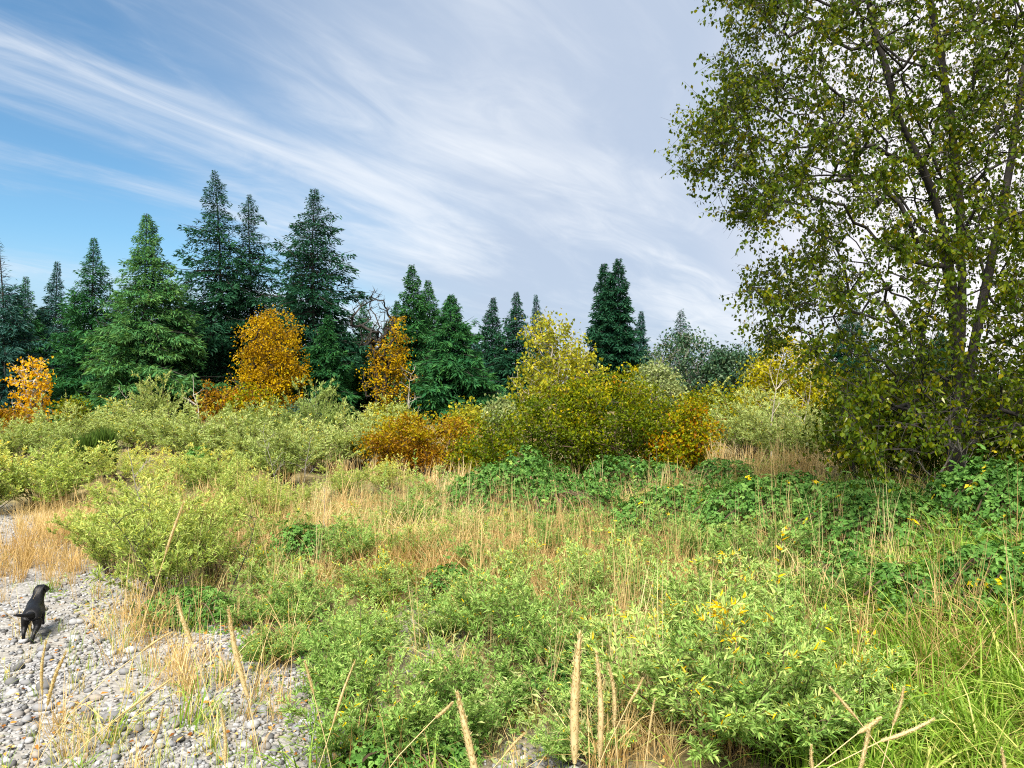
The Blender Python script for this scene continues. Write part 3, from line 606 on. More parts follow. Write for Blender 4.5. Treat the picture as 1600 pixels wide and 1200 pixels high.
#  px, depth, height, protos, label
WIL = [
 (62, 17.5, 1.95, WM, 1.35, 'bushy green willow at the far end of the gravel beside straw grass'),
 (-30, 17.0, 1.9, WM, 1.2, 'willow cut by the picture edge above the dog'),
 (95, 27, 2.1, WF, 1.2, 'pale willow in front of the small amber tree'),
 (165, 29, 2.2, WF, 1.2, 'pale willow behind the dark broom bushes'),
 (222, 27, 2.1, WF, 1.2, 'pale willow below the broad light green fir'),
 (285, 24, 2.1, WF, 1.2, 'pale willow behind the yellow-leaved bramble sprig'),
 (250, 31, 3.4, WF, .7, 'tall thin willow rising over the scrub before the broad fir'),
 (335, 23, 2.2, WF, 1.25, 'grey-green willow below the rust-coloured bush'),
 (395, 22, 2.0, WF, 1.2, 'pale willow below the orange tree'),
 (440, 18.5, 1.9, WF, 1.0, 'willow full of bare grey stems beside the straw patch'),
 (500, 21.5, 2.0, WF, 1.25, 'pale willow next to the rust-brown shrub'),
 (560, 22.5, 1.9, WF, 1.2, 'pale willow touching the rust-brown shrub'),
 (497, 25, 3.1, WF, .7, 'tall leggy willow standing above the pale willow scrub'),
 (405, 26, 2.6, WF, .8, 'upright willow just before the olive-gold bush'),
 (605, 27, 2.1, WF, 1.1, 'willow behind the rust-brown shrub'),
 (120, 22, 1.6, WF, 1.2, 'low willow between the green willow and the dark broom'),
 (20, 24, 1.9, WF, 1.3, 'pale willow under the brown bush'),
 (345, 16.5, 1.25, WM, 1.2, 'low yellowing willow in front of the bramble sprig'),
 (210, 14.5, 1.25, WM, 1.3, 'yellow-green willow on the bank above the straw grass'),
 (255, 10.2, 1.75, WM, 1.05, 'large yellow-green willow with dark stems at the gravel edge'),
 (175, 11.6, 1.35, WM, .95, 'light green willow between straw grass and the dark-stemmed willow'),
 (340, 11.2, 1.35, WM, .95, 'yellowing willow behind the dark-stemmed willow'),
 (410, 13.0, 1.1, WM, 1.0, 'low willow before the straw patch'),
 (1165, 22, 2.3, WF, 1.1, 'grey-green willow with pale stems beyond the straw clearing'),
 (1215, 20, 2.3, WF, 1.1, 'pale-stemmed willow below the yellow tree'),
 (1250, 17, 1.9, WF, 1.1, 'grey willow beside the tall straw clump'),
 (470, 9.0, .85, WN, 1.0, 'sage-green willow below the dark bramble hollow'),
 (560, 10.4, .8, WN, 1.1, 'sage willow next to the dark bramble hollow'),
 (640, 12.6, .75, WN, 1.2, 'low sage willow beneath the bramble mound'),
 (690, 14.6, .9, WN, 1.2, 'pale sage willow in front of the rust-brown shrub'),
 (600, 6.0, 1.0, WN, 1.15, 'bright green willow at the bottom beside the gravel'),
 (520, 6.9, .85, WN, 1.0, 'green willow leaning over the gravel bank'),
 (690, 5.7, .75, WN, 1.1, 'low green willow at the bottom between two seed heads'),
 (850, 6.9, 1.05, WN, 1.05, 'green willow with yellow leaves behind the tallest seed head'),
 (770, 7.6, .95, WN, 1.0, 'blue-green willow above the small gravel pocket'),
 (930, 8.3, 1.0, WN, 1.0, 'sage willow mixed with brown dry grass'),
 (1010, 7.4, .95, WN, .9, 'willow with thin leaves growing through dead stalks'),
 (1120, 5.2, 1.15, WN, 1.15, 'large silvery willow at the bottom with yellow leaves'),
 (1230, 5.0, 1.1, WN, 1.1, 'dense silvery willow leaning over the green grass'),
 (1090, 6.6, 1.1, WN, 1.1, 'grey-green willow behind the large silvery one'),
 (1180, 8.4, .95, WN, 1.0, 'sage willow between straw and arching green grass'),
 (1060, 9.6, .9, WN, 1.0, 'sage willow below the lower bramble bank'),
 (1330, 4.9, .8, WN, 1.0, 'low silvery willow beside the bent seed heads'),
 (860, 10.4, .8, WN, 1.0, 'willow sprout in the straw below the bramble mound'),
]
rngw = np.random.default_rng(31)
for k, (px, Yd, H, pro, wid, lab) in enumerate(WIL):
    h0 = {id(WF): 2.0, id(WM): 1.8, id(WN): 1.2}[id(pro)]
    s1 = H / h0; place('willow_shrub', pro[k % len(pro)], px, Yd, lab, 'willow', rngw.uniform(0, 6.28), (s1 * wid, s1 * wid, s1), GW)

ORD = 'first second third fourth fifth sixth seventh eighth ninth last'.split(); NUM = {6: 'six', 7: 'seven', 8: 'eight', 10: 'ten'}
SPR = [
 ('sage willow sprout below the bramble mound', [(735, 11.6, .6), (800, 12.2, .55), (905, 12.0, .6), (960, 11.0, .65), (770, 9.6, .7), (845, 8.8, .75), (985, 9.0, .75)]),
 ('green willow sprout around the bramble hollow', [(600, 9.2, .7), (655, 10.6, .65), (545, 8.0, .7), (420, 10.4, .7), (395, 9.2, .55), (575, 12.2, .6), (450, 12.2, .6), (690, 8.0, .6)]),
 ('bright willow sprout between large bottom willows', [(760, 6.2, .75), (960, 6.0, .7), (1040, 5.6, .8), (900, 5.4, .55), (425, 7.9, .5), (560, 7.6, .7), (1000, 6.6, .8)]),
 ('silvery willow sprout below the bramble banks', [(1130, 9.6, .7), (1235, 8.2, .65), (1290, 7.0, .7), (1150, 7.4, .85), (1040, 11.2, .6), (1250, 6.2, .8)]),
 ('pale willow sprout before the far willows', [(150, 13.2, 1.0), (290, 13.0, 1.05), (380, 14.8, .95), (250, 17.5, 1.1), (460, 14.6, .8), (330, 19.0, 1.3), (190, 19.5, 1.2), (540, 16.8, .9), (610, 17.5, .9), (100, 19.5, 1.2)]),
]
for gi, (lab, lst) in enumerate(SPR):
    pro = WM if gi == 4 else WN
    lst = sorted(lst)
    for k, (px, Yd, H) in enumerate(lst):
        s1 = H / (1.8 if gi == 4 else 1.2); place('willow_sprout', pro[(k + gi) % len(pro)], px, Yd, '%s, %s of %s from the gravel side' % (lab, ORD[k], NUM[len(lst)]), 'willow', rngw.uniform(0, 6.28), (s1 * 1.25, s1 * 1.25, s1), lab + 's')

# dark broom bushes
for k, (px, Yd, H, lab) in enumerate([(135, 20.0, 1.25, 'dark green broom bush with upright stems, nearer the amber tree'), (163, 20.6, 1.45, 'taller dark green broom bush among the pale willows')]):
    rng = np.random.default_rng(610 + k); n = 1500; az = rng.uniform(0, 6.28, n); tl = rng.random(n) ** .8 * .55; st = np.stack([np.cos(az) * tl, np.sin(az) * tl, rng.uniform(.05, .7, n)], 1) * [.6, .6, H]
    D = np.stack([np.cos(az) * tl * .8, np.sin(az) * tl * .8, np.ones(n)], 1)
    f = MB(); f.add(*leaves(st, D, rdir(rng, n), .5 * rng.uniform(.6, 1.1, n), .022, rng.random(n)))
    w = MB(); w.add(*frusta(np.zeros((40, 3)), nrm(D[:40]) * H * .8, .01, .003, 3))
    place('broom_bush', [('stems', w.mesh('stems', M['twig'])), ('foliage', f.mesh('foliage', M['broom']))], px, Yd, lab, 'bush', scale=(.75, .75, .95))

# ------------------------------------------------------------------ brambles
for (px, Yd, a, b, h, n, lf, lab) in [
    (825, 13.8, 1.9, 1.6, .92, 2500, .085, 'bramble mound in front of the golden shrub'),
    (1000, 16.2, 1.5, .8, .75, 900, .085, 'dark bramble strip at the foot of the golden shrub'),
    (1115, 11.8, 1.75, 1.3, .5, 2200, .085, 'bramble bank below the straw clearing'),
    (1240, 10.2, 1.45, 1.3, .5, 1900, .08, 'low bramble bank beside the tall straw clump'),
    (1390, 8.8, 1.35, 1.2, .5, 1800, .078, 'bramble patch under the dark foot of the cottonwood'),
    (1600, 8.0, 1.0, 1.2, .95, 1900, .078, 'blue-green bramble heap at the picture edge under the cottonwood'),
    (1620, 6.2, .8, .9, .55, 1300, .075, 'bramble tangle beside the arching green grass'),
    (1480, 6.6, .8, .7, .38, 900, .07, 'bramble leaves poking through the arching green grass'),
    (1345, 7.4, .8, .7, .36, 900, .07, 'bramble patch between the silvery willows and the cottonwood'),
    (300, 9.3, .72, .5, .42, 700, .06, 'dark green bramble at the foot of the dark-stemmed willow'),
    (455, 8.4, .55, .45, .35, 520, .06, 'small dark bramble at the gravel edge'),
    (505, 10.9, .85, .6, .55, 700, .07, 'bramble arching over a dark hollow'),
    (310, 19.0, .55, .5, .95, 330, .11, 'bramble sprig with yellow leaves among pale willows'),
    (705, 8.9, .45, .4, .4, 420, .06, 'dark bramble tuft above the small gravel pocket'),
    (900, 6.3, .4, .4, .5, 420, .06, 'dark green bramble behind the tallest seed head'),
    (640, 5.6, .6, .4, .4, 600, .06, 'dark leafy bramble under the bright green willow'),
    (1140, 14.4, .8, .6, .35, 420, .08, 'olive bramble between the lower bank and the clearing')]:
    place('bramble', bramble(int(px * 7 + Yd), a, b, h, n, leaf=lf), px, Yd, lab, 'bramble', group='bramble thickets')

# ------------------------------------------------------------------ the cottonwood
rng = np.random.default_rng(71)
base = at(1492, 10.2)
def loc3(px, py, Yd): return np.array([(px - 800) / F * Yd, Yd, zpx(py, Yd)]) - base
tr1 = [loc3(*q_) for q_ in ((1492, 800, 10.2), (1495, 700, 10.2), (1500, 560, 10.2), (1503, 430, 10.15), (1500, 320, 10.1), (1486, 180, 10.0), (1470, 80, 9.95), (1452, 0, 9.9), (1430, -160, 9.8), (1405, -330, 9.7))]
tr2 = [loc3(*q_) for q_ in ((1498, 600, 10.2), (1490, 470, 10.1), (1474, 360, 9.9), (1440, 260, 9.7), (1402, 180, 9.5), (1370, 60, 9.4), (1345, -60, 9.3), (1325, -190, 9.3))]
tr3 = [loc3(*q_) for q_ in ((1505, 640, 10.2), (1540, 450, 10.6), (1580, 250, 11.0), (1610, 50, 11.2), (1640, -150, 11.4))]
nodes, par = [], []
def chain(pts, root):
    last = root; prev = None
    for p_ in pts:
        if prev is not None:
            nodes.append((prev + p_) / 2 + rng.normal(0, .015, 3)); par.append(last); last = len(nodes) - 1
        nodes.append(p_); par.append(last); last = len(nodes) - 1; prev = p_
chain(tr1, -1); chain(tr2, 2); chain(tr3, 2)
ntrunk = len(nodes)
poly = np.array([(1150, -420), (1110, -150), (1128, 0), (1135, 55), (1110, 105), (1128, 140), (1072, 195), (1056, 265), (1112, 300), (1138, 340), (1176, 375), (1235, 352), (1255, 380), (1185, 425), (1160, 450), (1192, 488), (1190, 540), (1262, 556), (1300, 600), (1325, 690), (1345, 745), (1430, 705), (1560, 690), (1760, 740), (1930, 600), (1960, -100), (1800, -420)], float)
def inside(p_, poly):
    x, y = p_[:, 0], p_[:, 1]; c = np.zeros(len(p_), bool); j = len(poly) - 1
    for i in range(len(poly)):
        xi, yi = poly[i]; xj, yj = poly[j]
        c ^= ((yi > y) != (yj > y)) & (x < (xj - xi) * (y - yi) / (yj - yi + 1e-9) + xi); j = i
    return c
cand = np.stack([rng.uniform(1050, 1960, 9000), rng.uniform(-420, 800, 9000)], 1); cand = cand[inside(cand, poly)]
wgt = np.where(cand[:, 0] > 1660, .55, 1.0) * np.where(cand[:, 1] < -120, .6, 1); cand = cand[rng.random(len(cand)) < wgt][:2100]
hw_ = np.clip((cand[:, 0] - 1040) / 240, .25, 1) * 2.4
Yc = 10.2 + rng.uniform(-1, 1, len(cand)) * hw_ - .25
att = np.stack([(cand[:, 0] - 800) / F * Yc, Yc, CAMZ - (cand[:, 1] - 600) / F * Yc], 1) - base
nd, pr, ct, tips = grow(att, nodes, par, rng, seg=.3, lift=.9, curve=.10)
rad = np.maximum(.0035 * np.maximum(ct, 1) ** .48, 0)
wd = wood_from(nd, pr, ct, .0036, .46, rmax=.115)
tp = nd[tips]; parp = nd[pr[tips]]; dt = nrm(tp - parp); nt = len(tips); per = 6
thin = np.where((ct <= 5) & (pr >= 0))[0]; nw = 12500; ni = rng.choice(thin, nw); tl = rng.uniform(.18, .55, nw)
ti = rng.integers(0, nt, nw); own = nd[ni] - nd[pr[ni]]
A = nd[pr[ni]] + own * rng.random((nw, 1)); tdir = nrm(nrm(own) * .5 + rdir(rng, nw) * .85 - UP * .15)
Bm = A + tdir * (tl * .55)[:, None]; B = Bm + nrm(tdir - UP * .35) * (tl * .45)[:, None]
wd.add(*frusta(A, B, .0032, .001, 3)); Bm = A + (B - A) * .55
lpt = 12; li = np.repeat(np.arange(nw), lpt); nl = len(li); t_ = rng.random(nl) ** .8
P = np.where((t_ < .55)[:, None], A[li] + (Bm - A)[li] * (t_ / .55)[:, None], Bm[li] + (B - Bm)[li] * ((t_ - .55) / .45)[:, None]) + rdir(rng, nl) * .038
keep = rng.random(nl) < np.clip(.35 + .9 * rng.random(nw), 0, 1)[li]; P = P[keep]; li = li[keep]; nl = len(P)
D = rdir(rng, nl) * .7 - UP * .8
cz = rng.random(nt); tint = np.clip(.38 * cz[ti][li] + .55 * rng.random(nl), 0, .945); tint[rng.random(nl) < .008] = .99
f = MB(); wp = P + base; view = ((wp[:, 0] / wp[:, 1] * F < 830) & ((wp[:, 2] - CAMZ) / wp[:, 1] * F < 640) & (wp[:, 1] < 9.6))
lf, lw, ln_ = .054 * rng.uniform(.5, 1.35, nl), .044 * rng.uniform(.65, 1.2, nl), rdir(rng, nl) + UP * .25
for k_, rich_ in ((view, True), (~view, False)): f.add(*leaves(P[k_], D[k_], ln_[k_], lf[k_], lw[k_], tint[k_], .14, .1, .42, rich_))
ctw = thing('cottonwood_tree', 'big leaning cottonwood with twin trunks and small heart-shaped leaves', 'tree', base)
parts(ctw, [('trunk', wd.mesh('trunk', M['bark'])), ('crown', f.mesh('crown', M['cotton']))])
# a leafy thicket at its foot, with bare dead branches
for (px, Yd, top, hw, n_, mat, lab) in [(1355, 12.0, 600, 62, 4200, 'cotton', 'young cottonwood thicket leaning out beside the tall straw clump'), (1540, 11.5, 560, 150, 8000, 'cotton', 'dense dark undergrowth behind the cottonwood trunks'), (1440, 13.5, 560, 120, 5000, 'darkleaf', 'dark shrub in the shade behind the cottonwood')]:
    H = zpx(top, Yd) - at(px, Yd)[2]; w_ = s_(hw, Yd)
    place('thicket_shrub', [(a.replace('trunk', 'stems').replace('crown', 'foliage'), b) for a, b in broadleaf(int(px), H, [(0, 0, H * .55, w_, w_ * .8, H * .48)], 120, n_, (.085, .065), mat, 'bark', .03, .22, .35, 6, .005, hang=.6)], px, Yd, lab, 'shrub')

# ------------------------------------------------------------------ bare saplings and dead twigs
def snag(seed, H, lean, nb, r, mat):
    rng = np.random.default_rng(seed); s = np.linspace(0, 1, 9); P = np.stack([lean[0] * s + .05 * H * np.sin(s * 5 + seed) * .4, lean[1] * s, H * s - .05], 1) + rng.normal(0, .008 * H, (9, 3))
    w = MB(); w.add(*tube(P, r * (1 - .8 * s), 5)); res = [('stem', w.mesh('stem', M[mat]))]
    i = rng.integers(2, 9, nb); A = P[i]; D = nrm(rdir(rng, nb) * [1, 1, .4] + UP * .7); L = H * rng.uniform(.12, .32, nb)
    for q_ in range(nb):
        a, d, l = A[q_], D[q_], L[q_]; s5 = np.linspace(0, 1, 5)[:, None]; bw = rdir(rng, 1)[0] * l * .14
        bp_ = a + d * l * s5 + bw * np.sin(s5 * 3.1) ; tw = MB(); tw.add(*tube(bp_, r * .4 * (1 - .8 * s5[:, 0]), 4))
        for m_ in (2, 3, 3): tw.add(*frusta(bp_[m_], bp_[m_] + nrm(d + rdir(rng, 1)[0] * .8) * l * rng.uniform(.25, .5), r * .18, r * .06, 3))
        res.append(('branch', tw.mesh('branch', M[mat])))
    return res
for k, (px, Yd, H, ln, nb, r, mat, lab) in enumerate([
    (326, 26, 2.9, (-.6, 0), 10, .035, 'bark_pale', 'forked pale dead snag above the willow scrub'),
    (252, 12.4, 1.9, (-.6, 0), 6, .018, 'bark_grey', 'leaning grey dead stem above the yellow-green willow'),
    (285, 9.55, 1.45, (-.95, -.1), 8, .013, 'bark', 'black leaning branch in the dark-stemmed willow'),
    (345, 9.6, 1.35, (.5, -.05), 8, .012, 'bark', 'dark branch leaning away from the dark-stemmed willow'),
    (432, 16.5, 1.5, (-.3, .1), 12, .012, 'bark_grey', 'grey twiggy dead sapling beside the straw patch'),
    (465, 16.0, 1.5, (.3, .1), 12, .012, 'bark_grey', 'grey twiggy dead sapling closest to the straw patch'),
    (512, 11.0, 1.2, (-.05, 0), 5, .007, 'bark_grey', 'thin grey dead stalk standing over the dark hollow'),
    (1205, 19, 2.6, (.15, 0), 9, .022, 'bark_pale', 'pale bare sapling below the yellow tree'),
    (1250, 18.4, 2.4, (.3, 0), 9, .018, 'bark_pale', 'pale curved bare sapling nearer the cottonwood'),
    (1430, 9.4, 1.5, (.6, -.2), 14, .018, 'bark_grey', 'dead forked branch in the dark under the cottonwood'),
    (1530, 9.2, 1.5, (-.5, -.2), 14, .016, 'bark_grey', 'tangled dead twigs in front of the cottonwood base'),
    (630, 40, 3.2, (.5, 0), 16, .03, 'bark_pale', 'bare pale shrub stems below the half-bare maple'),
    (205, 30, 2.0, (-.2, 0), 8, .02, 'bark_pale', 'thin pale twig rising from the far willows')]):
    place('dead_sapling', snag(800 + k, H, ln, nb, r, mat), px, Yd, lab, 'dead sapling')

# upright whips with leaves
for k, (px, Yd, H, lab) in enumerate([(1012, 10.5, 1.75, 'tall single leafy stem in front of the golden shrub'), (985, 11.0, 1.35, 'shorter leafy stem beside the tall single one'), (652, 14.0, 1.25, 'pale leafy stem in front of the rust-brown shrub'), (580, 6.2, 1.25, 'dark-stemmed willow whip over the bright green willow'), (1235, 5.4, 1.45, 'willow whip rising from the silvery willow'), (600, 14.5, 1.0, 'short pale stem at the straw patch edge')]):
    rng = np.random.default_rng(900 + k); s = np.linspace(0, 1, 7); P = np.stack([.08 * H * np.sin(s * 2 + k), .05 * s, H * s - .03], 1); w = MB(); w.add(*tube(P, .007 * (1 - .7 * s), 5))
    n = 46; t_ = .35 + .65 * rng.random(n); B = np.stack([np.interp(t_, s, P[:, c]) for c in range(3)], 1); az = rng.uniform(0, 6.28, n); D = np.stack([np.cos(az), np.sin(az), .9 + 0 * az], 1)
    f = MB(); f.add(*leaves(B, D, UP + rng.normal(0, .3, (n, 3)), .10 * rng.uniform(.6, 1.2, n) * (1.2 - .5 * t_), .026, .4 + .5 * rng.random(n), .12, .2, .5, True))
    place('willow_whip', [('stem', w.mesh('stem', M['twig'])), ('leaves', f.mesh('leaves', M['willow']))], px, Yd, lab, 'sapling')

# ------------------------------------------------------------------ grasses
def tuft(seed, n, L, spread, wd, bend, r0=.05):
    rng = np.random.default_rng(seed); az = rng.uniform(0, 6.28, n); l = L * rng.uniform(.45, 1.1, n); sp = spread * rng.uniform(.1, 1, n); bd = bend * rng.uniform(.1, 1, n)
    o = np.stack([np.cos(az), np.sin(az), 0 * az], 1); side = np.stack([-np.sin(az + rng.normal(0, .8, n)), np.cos(az), rng.normal(0, .3, n)], 1); side = nrm(side)
    b = np.stack([rng.normal(0, r0, n), rng.normal(0, r0, n), 0 * az - .03], 1); ss = [0, .4, .72, 1]; rows = []
    for s in ss:
        c = b + o * (l * sp * s ** 1.6)[:, None] + UP * (l * (s - bd * s ** 2.6))[:, None]
        rows.append((c, wd * (1 - s) ** .55 * (.7 if s == 0 else 1)))
    V = np.stack([rows[0][0] - side * rows[0][1] / 2, rows[0][0] + side * rows[0][1] / 2, rows[1][0] - side * rows[1][1] / 2, rows[1][0] + side * rows[1][1] / 2, rows[2][0] - side * rows[2][1] / 2, rows[2][0] + side * rows[2][1] / 2, rows[3][0]], 1)
    f = np.array([[0, 1, 3], [0, 3, 2], [2, 3, 5], [2, 5, 4], [4, 5, 6]]); Fc = (f[None] + (np.arange(n) * 7)[:, None, None]).reshape(-1, 3)
    tb = rng.random(n); T = np.clip(tb[:, None] + np.array([-.18, -.18, 0, 0, .06, .06, .12])[None], 0, 1)
    return V.reshape(-1, 3), Fc, T.ravel()
def gauss(px, py, lst):
    w = 0
    for (cx, cy, rx, ry, a) in lst: w = w + a * np.exp(-(((px - cx) / rx) ** 2 + ((py - cy) / ry) ** 2))
    return np.clip(w, 0, 1)
DRY = [(70, 850, 62, 48, 1), (10, 880, 50, 40, .6), (480, 790, 150, 50, .9), (560, 748, 80, 26, 1), (330, 790, 130, 60, .6), (430, 850, 90, 50, .8), (470, 905, 60, 50, .6), (790, 870, 190, 75, 1), (1000, 990, 120, 110, .95), (930, 870, 150, 70, .8), (1150, 722, 70, 20, 1), (1235, 775, 50, 40, 1), (1130, 880, 100, 50, .6), (1060, 1150, 120, 60, .6), (620, 740, 80, 25, .5), (1420, 1020, 180, 120, .12), (1560, 1130, 120, 100, .15), (1300, 900, 120, 60, .2), (1230, 940, 100, 60, .4), (230, 985, 90, 40, .9), (330, 1075, 70, 50, .5), (120, 900, 60, 30, .5), (430, 1060, 40, 60, .7), (650, 860, 90, 50, .7), (700, 790, 120, 35, .5), (560, 900, 80, 40, .5), (880, 960, 120, 60, .5)]
GRN = [(1430, 950, 210, 130, 1), (1550, 1120, 160, 130, 1), (1300, 870, 140, 70, .8), (880, 745, 120, 30, .8), (1010, 800, 130, 45, .8), (700, 770, 100, 40, .5), (1280, 1060, 120, 90, .7), (180, 1010, 50, 30, .35), (330, 1160, 120, 50, .35), (60, 1190, 130, 40, .6), (760, 960, 200, 90, .3), (560, 830, 200, 60, .3), (1500, 840, 110, 50, .8)]
def grass_field(seed, n, y0, y1, wfun, protos, smin, smax, gr=.85, x0=-250, x1=1850):
    rng = np.random.default_rng(seed); P, px, py = screen_points(rng, n, y0, y1, x0, x1)
    k = rng.random(n) < wfun(px, py) * (1 - gr * gravel_mask(P[:, 0], P[:, 1])); P = P[k]; mb = MB(); n = len(P)
    pt = fbm(P[:, 0] * .7 + 60, P[:, 1] * .7 + 2)
    for q_ in range(len(protos)):
        i = np.arange(q_, n, len(protos)); m_ = len(i); v_, f_, t_ = protos[q_]
        V_, F_, T_ = instance(v_, f_, t_, P[i], rng.uniform(0, 6.28, m_), rng.uniform(smin, smax, m_), np.clip(.5 + 1.6 * (pt[i] - .5) + rng.normal(0, .12, m_), 0, 1), rng.normal(0, .12, (m_, 2)))
        mb.add(V_, F_, T_)
    return mb
dryp = [tuft(1000 + k, 26, .62, .8, .0075, .55) for k in range(5)] + [tuft(1010, 9, 1.05, .35, .006, .12), tuft(1011, 10, .85, .5, .006, .2)]
grnp = [tuft(1020 + k, 28, .66, 1.15, .0135, .92) for k in range(5)]
thinp = [tuft(1040 + k, 14, .32, .6, .006, .3) for k in range(4)]
farp = [tuft(1060 + k, 22, .85, .5, .02, .25, .12) for k in range(4)]
stuff(grass_field(1, 7000, 5.0, 15, lambda x, y: gauss(x, y, DRY) * 1.0 + .07, dryp, .7, 1.4, .7), 'dry_grass', M['straw'], 'straw-coloured dry grass in patches across the bar', 'dry grass')
stuff(grass_field(11, 1700, 10.5, 19, lambda x, y: gauss(x, y, [(78, 850, 42, 50, 1), (20, 885, 26, 30, .5), (110, 815, 40, 30, .6)]), dryp, .7, 1.2, 0, -300, 300), 'tall_dry_grass', M['straw'], 'tall pale straw grass growing on the gravel behind the dog', 'dry grass')
stuff(grass_field(2, 6000, 3.4, 15, lambda x, y: gauss(x, y, GRN) * .95 + .05, grnp, .6, 1.2), 'green_grass', M['grass'], 'arching light green grass covering the bank', 'grass')
stuff(grass_field(3, 3400, 2.2, 11, lambda x, y: gauss(x, y, GRN + [(200, 1150, 260, 80, .6), (215, 985, 90, 45, 1), (330, 1090, 60, 60, .5), (110, 940, 60, 50, .4), (60, 1180, 120, 50, 1)]) * .8 + .05, thinp, .6, 1.3, .35), 'sparse_grass', M['grass'], 'short thin grass sprouting between the stones', 'grass')
stuff(grass_field(5, 1500, 14, 60, lambda x, y: .35 + gauss(x, y, DRY), farp, .6, 1.1, .9, -500, 2100), 'far_dry_grass', M['straw'], 'pale dry grass of the far clearing', 'dry grass')
M['dead'] = leafmat('dead_stem', [(0, (.075, .042, .025)), (.5, (.17, .10, .06)), (1, (.32, .24, .17))], .1, .8, .1)
deadp = [tuft(1080 + k, 9, .85, .45, .0055, .10, .10) for k in range(4)]
stuff(grass_field(13, 2600, 5.2, 17, lambda x, y: gauss(x, y, [(1000, 980, 130, 110, .6), (600, 900, 150, 70, .35), (480, 880, 90, 60, .6), (880, 900, 160, 70, .35), (340, 850, 130, 80, .35), (450, 740, 90, 30, .5), (1240, 900, 120, 60, .25)]), deadp, .6, 1.2, .8), 'dead_weed_stems', M['dead'], 'thin red-brown and grey dead weed stems among the shrubs', 'dead stems')
# low herbs between the shrubs
def herbp(seed, n, H, Rr, leaf):
    rng = np.random.default_rng(seed); az = rng.uniform(0, 6.28, n); r = np.sqrt(rng.random(n)) * Rr; z = H * (.15 + .85 * rng.random(n)) * (1 - .5 * (r / Rr) ** 2)
    P = np.stack([r * np.cos(az), r * np.sin(az), z], 1); D = np.stack([np.cos(az), np.sin(az), rng.uniform(-.1, 1.1, n)], 1) + rng.normal(0, .35, (n, 3))
    return leaves(P, D, UP + rng.normal(0, .5, (n, 3)), leaf[0] * rng.uniform(.6, 1.3, n), leaf[1] * rng.uniform(.7, 1.3, n), np.clip(.2 + .5 * z / H + .3 * rng.random(n), 0, 1), .15, .15, .5)
herbs = [herbp(1100 + k, 52, .42 if k % 2 else .3, .26, (.062, .019)) for k in range(6)]
stuff(grass_field(7, 3800, 5.2, 18, lambda x, y: gauss(x, y, [(660, 960, 200, 120, .6), (560, 820, 200, 60, .5), (1080, 930, 220, 120, .45), (330, 860, 200, 100, .55), (900, 1080, 350, 120, .7), (450, 760, 250, 50, .4), (800, 820, 250, 60, .6)]) + .04, herbs, .6, 1.3, .8), 'low_herbs', M['herb'], 'low grey-green herbs between the willow shrubs', 'herbs')
# fallen leaves on stones and soil
rng = np.random.default_rng(55); Pt, px, py = screen_points(rng, 5200, 4.5, 16, -200, 1250)
k = rng.random(len(Pt)) < .18 + .8 * gauss(px, py, [(300, 985, 200, 40, .6), (460, 1030, 80, 90, .6), (250, 1130, 220, 50, .5), (650, 980, 60, 30, .9), (700, 1050, 60, 50, .5), (930, 1180, 120, 30, .7)]); Pt = Pt[k]; n = len(Pt); Pt[:, 2] += .02 + .025 * rng.random(n)
mb = MB(); mb.add(*leaves(Pt, rdir(rng, n) * [1, 1, .25], UP + rng.normal(0, .35, (n, 3)), .06 * rng.uniform(.5, 1.2, n), .036 * rng.uniform(.5, 1.2, n), rng.random(n), .3, -.1, .45, True))
stuff(mb, 'fallen_leaves', M['litter'], 'orange and tan fallen leaves scattered over the gravel', 'leaves')

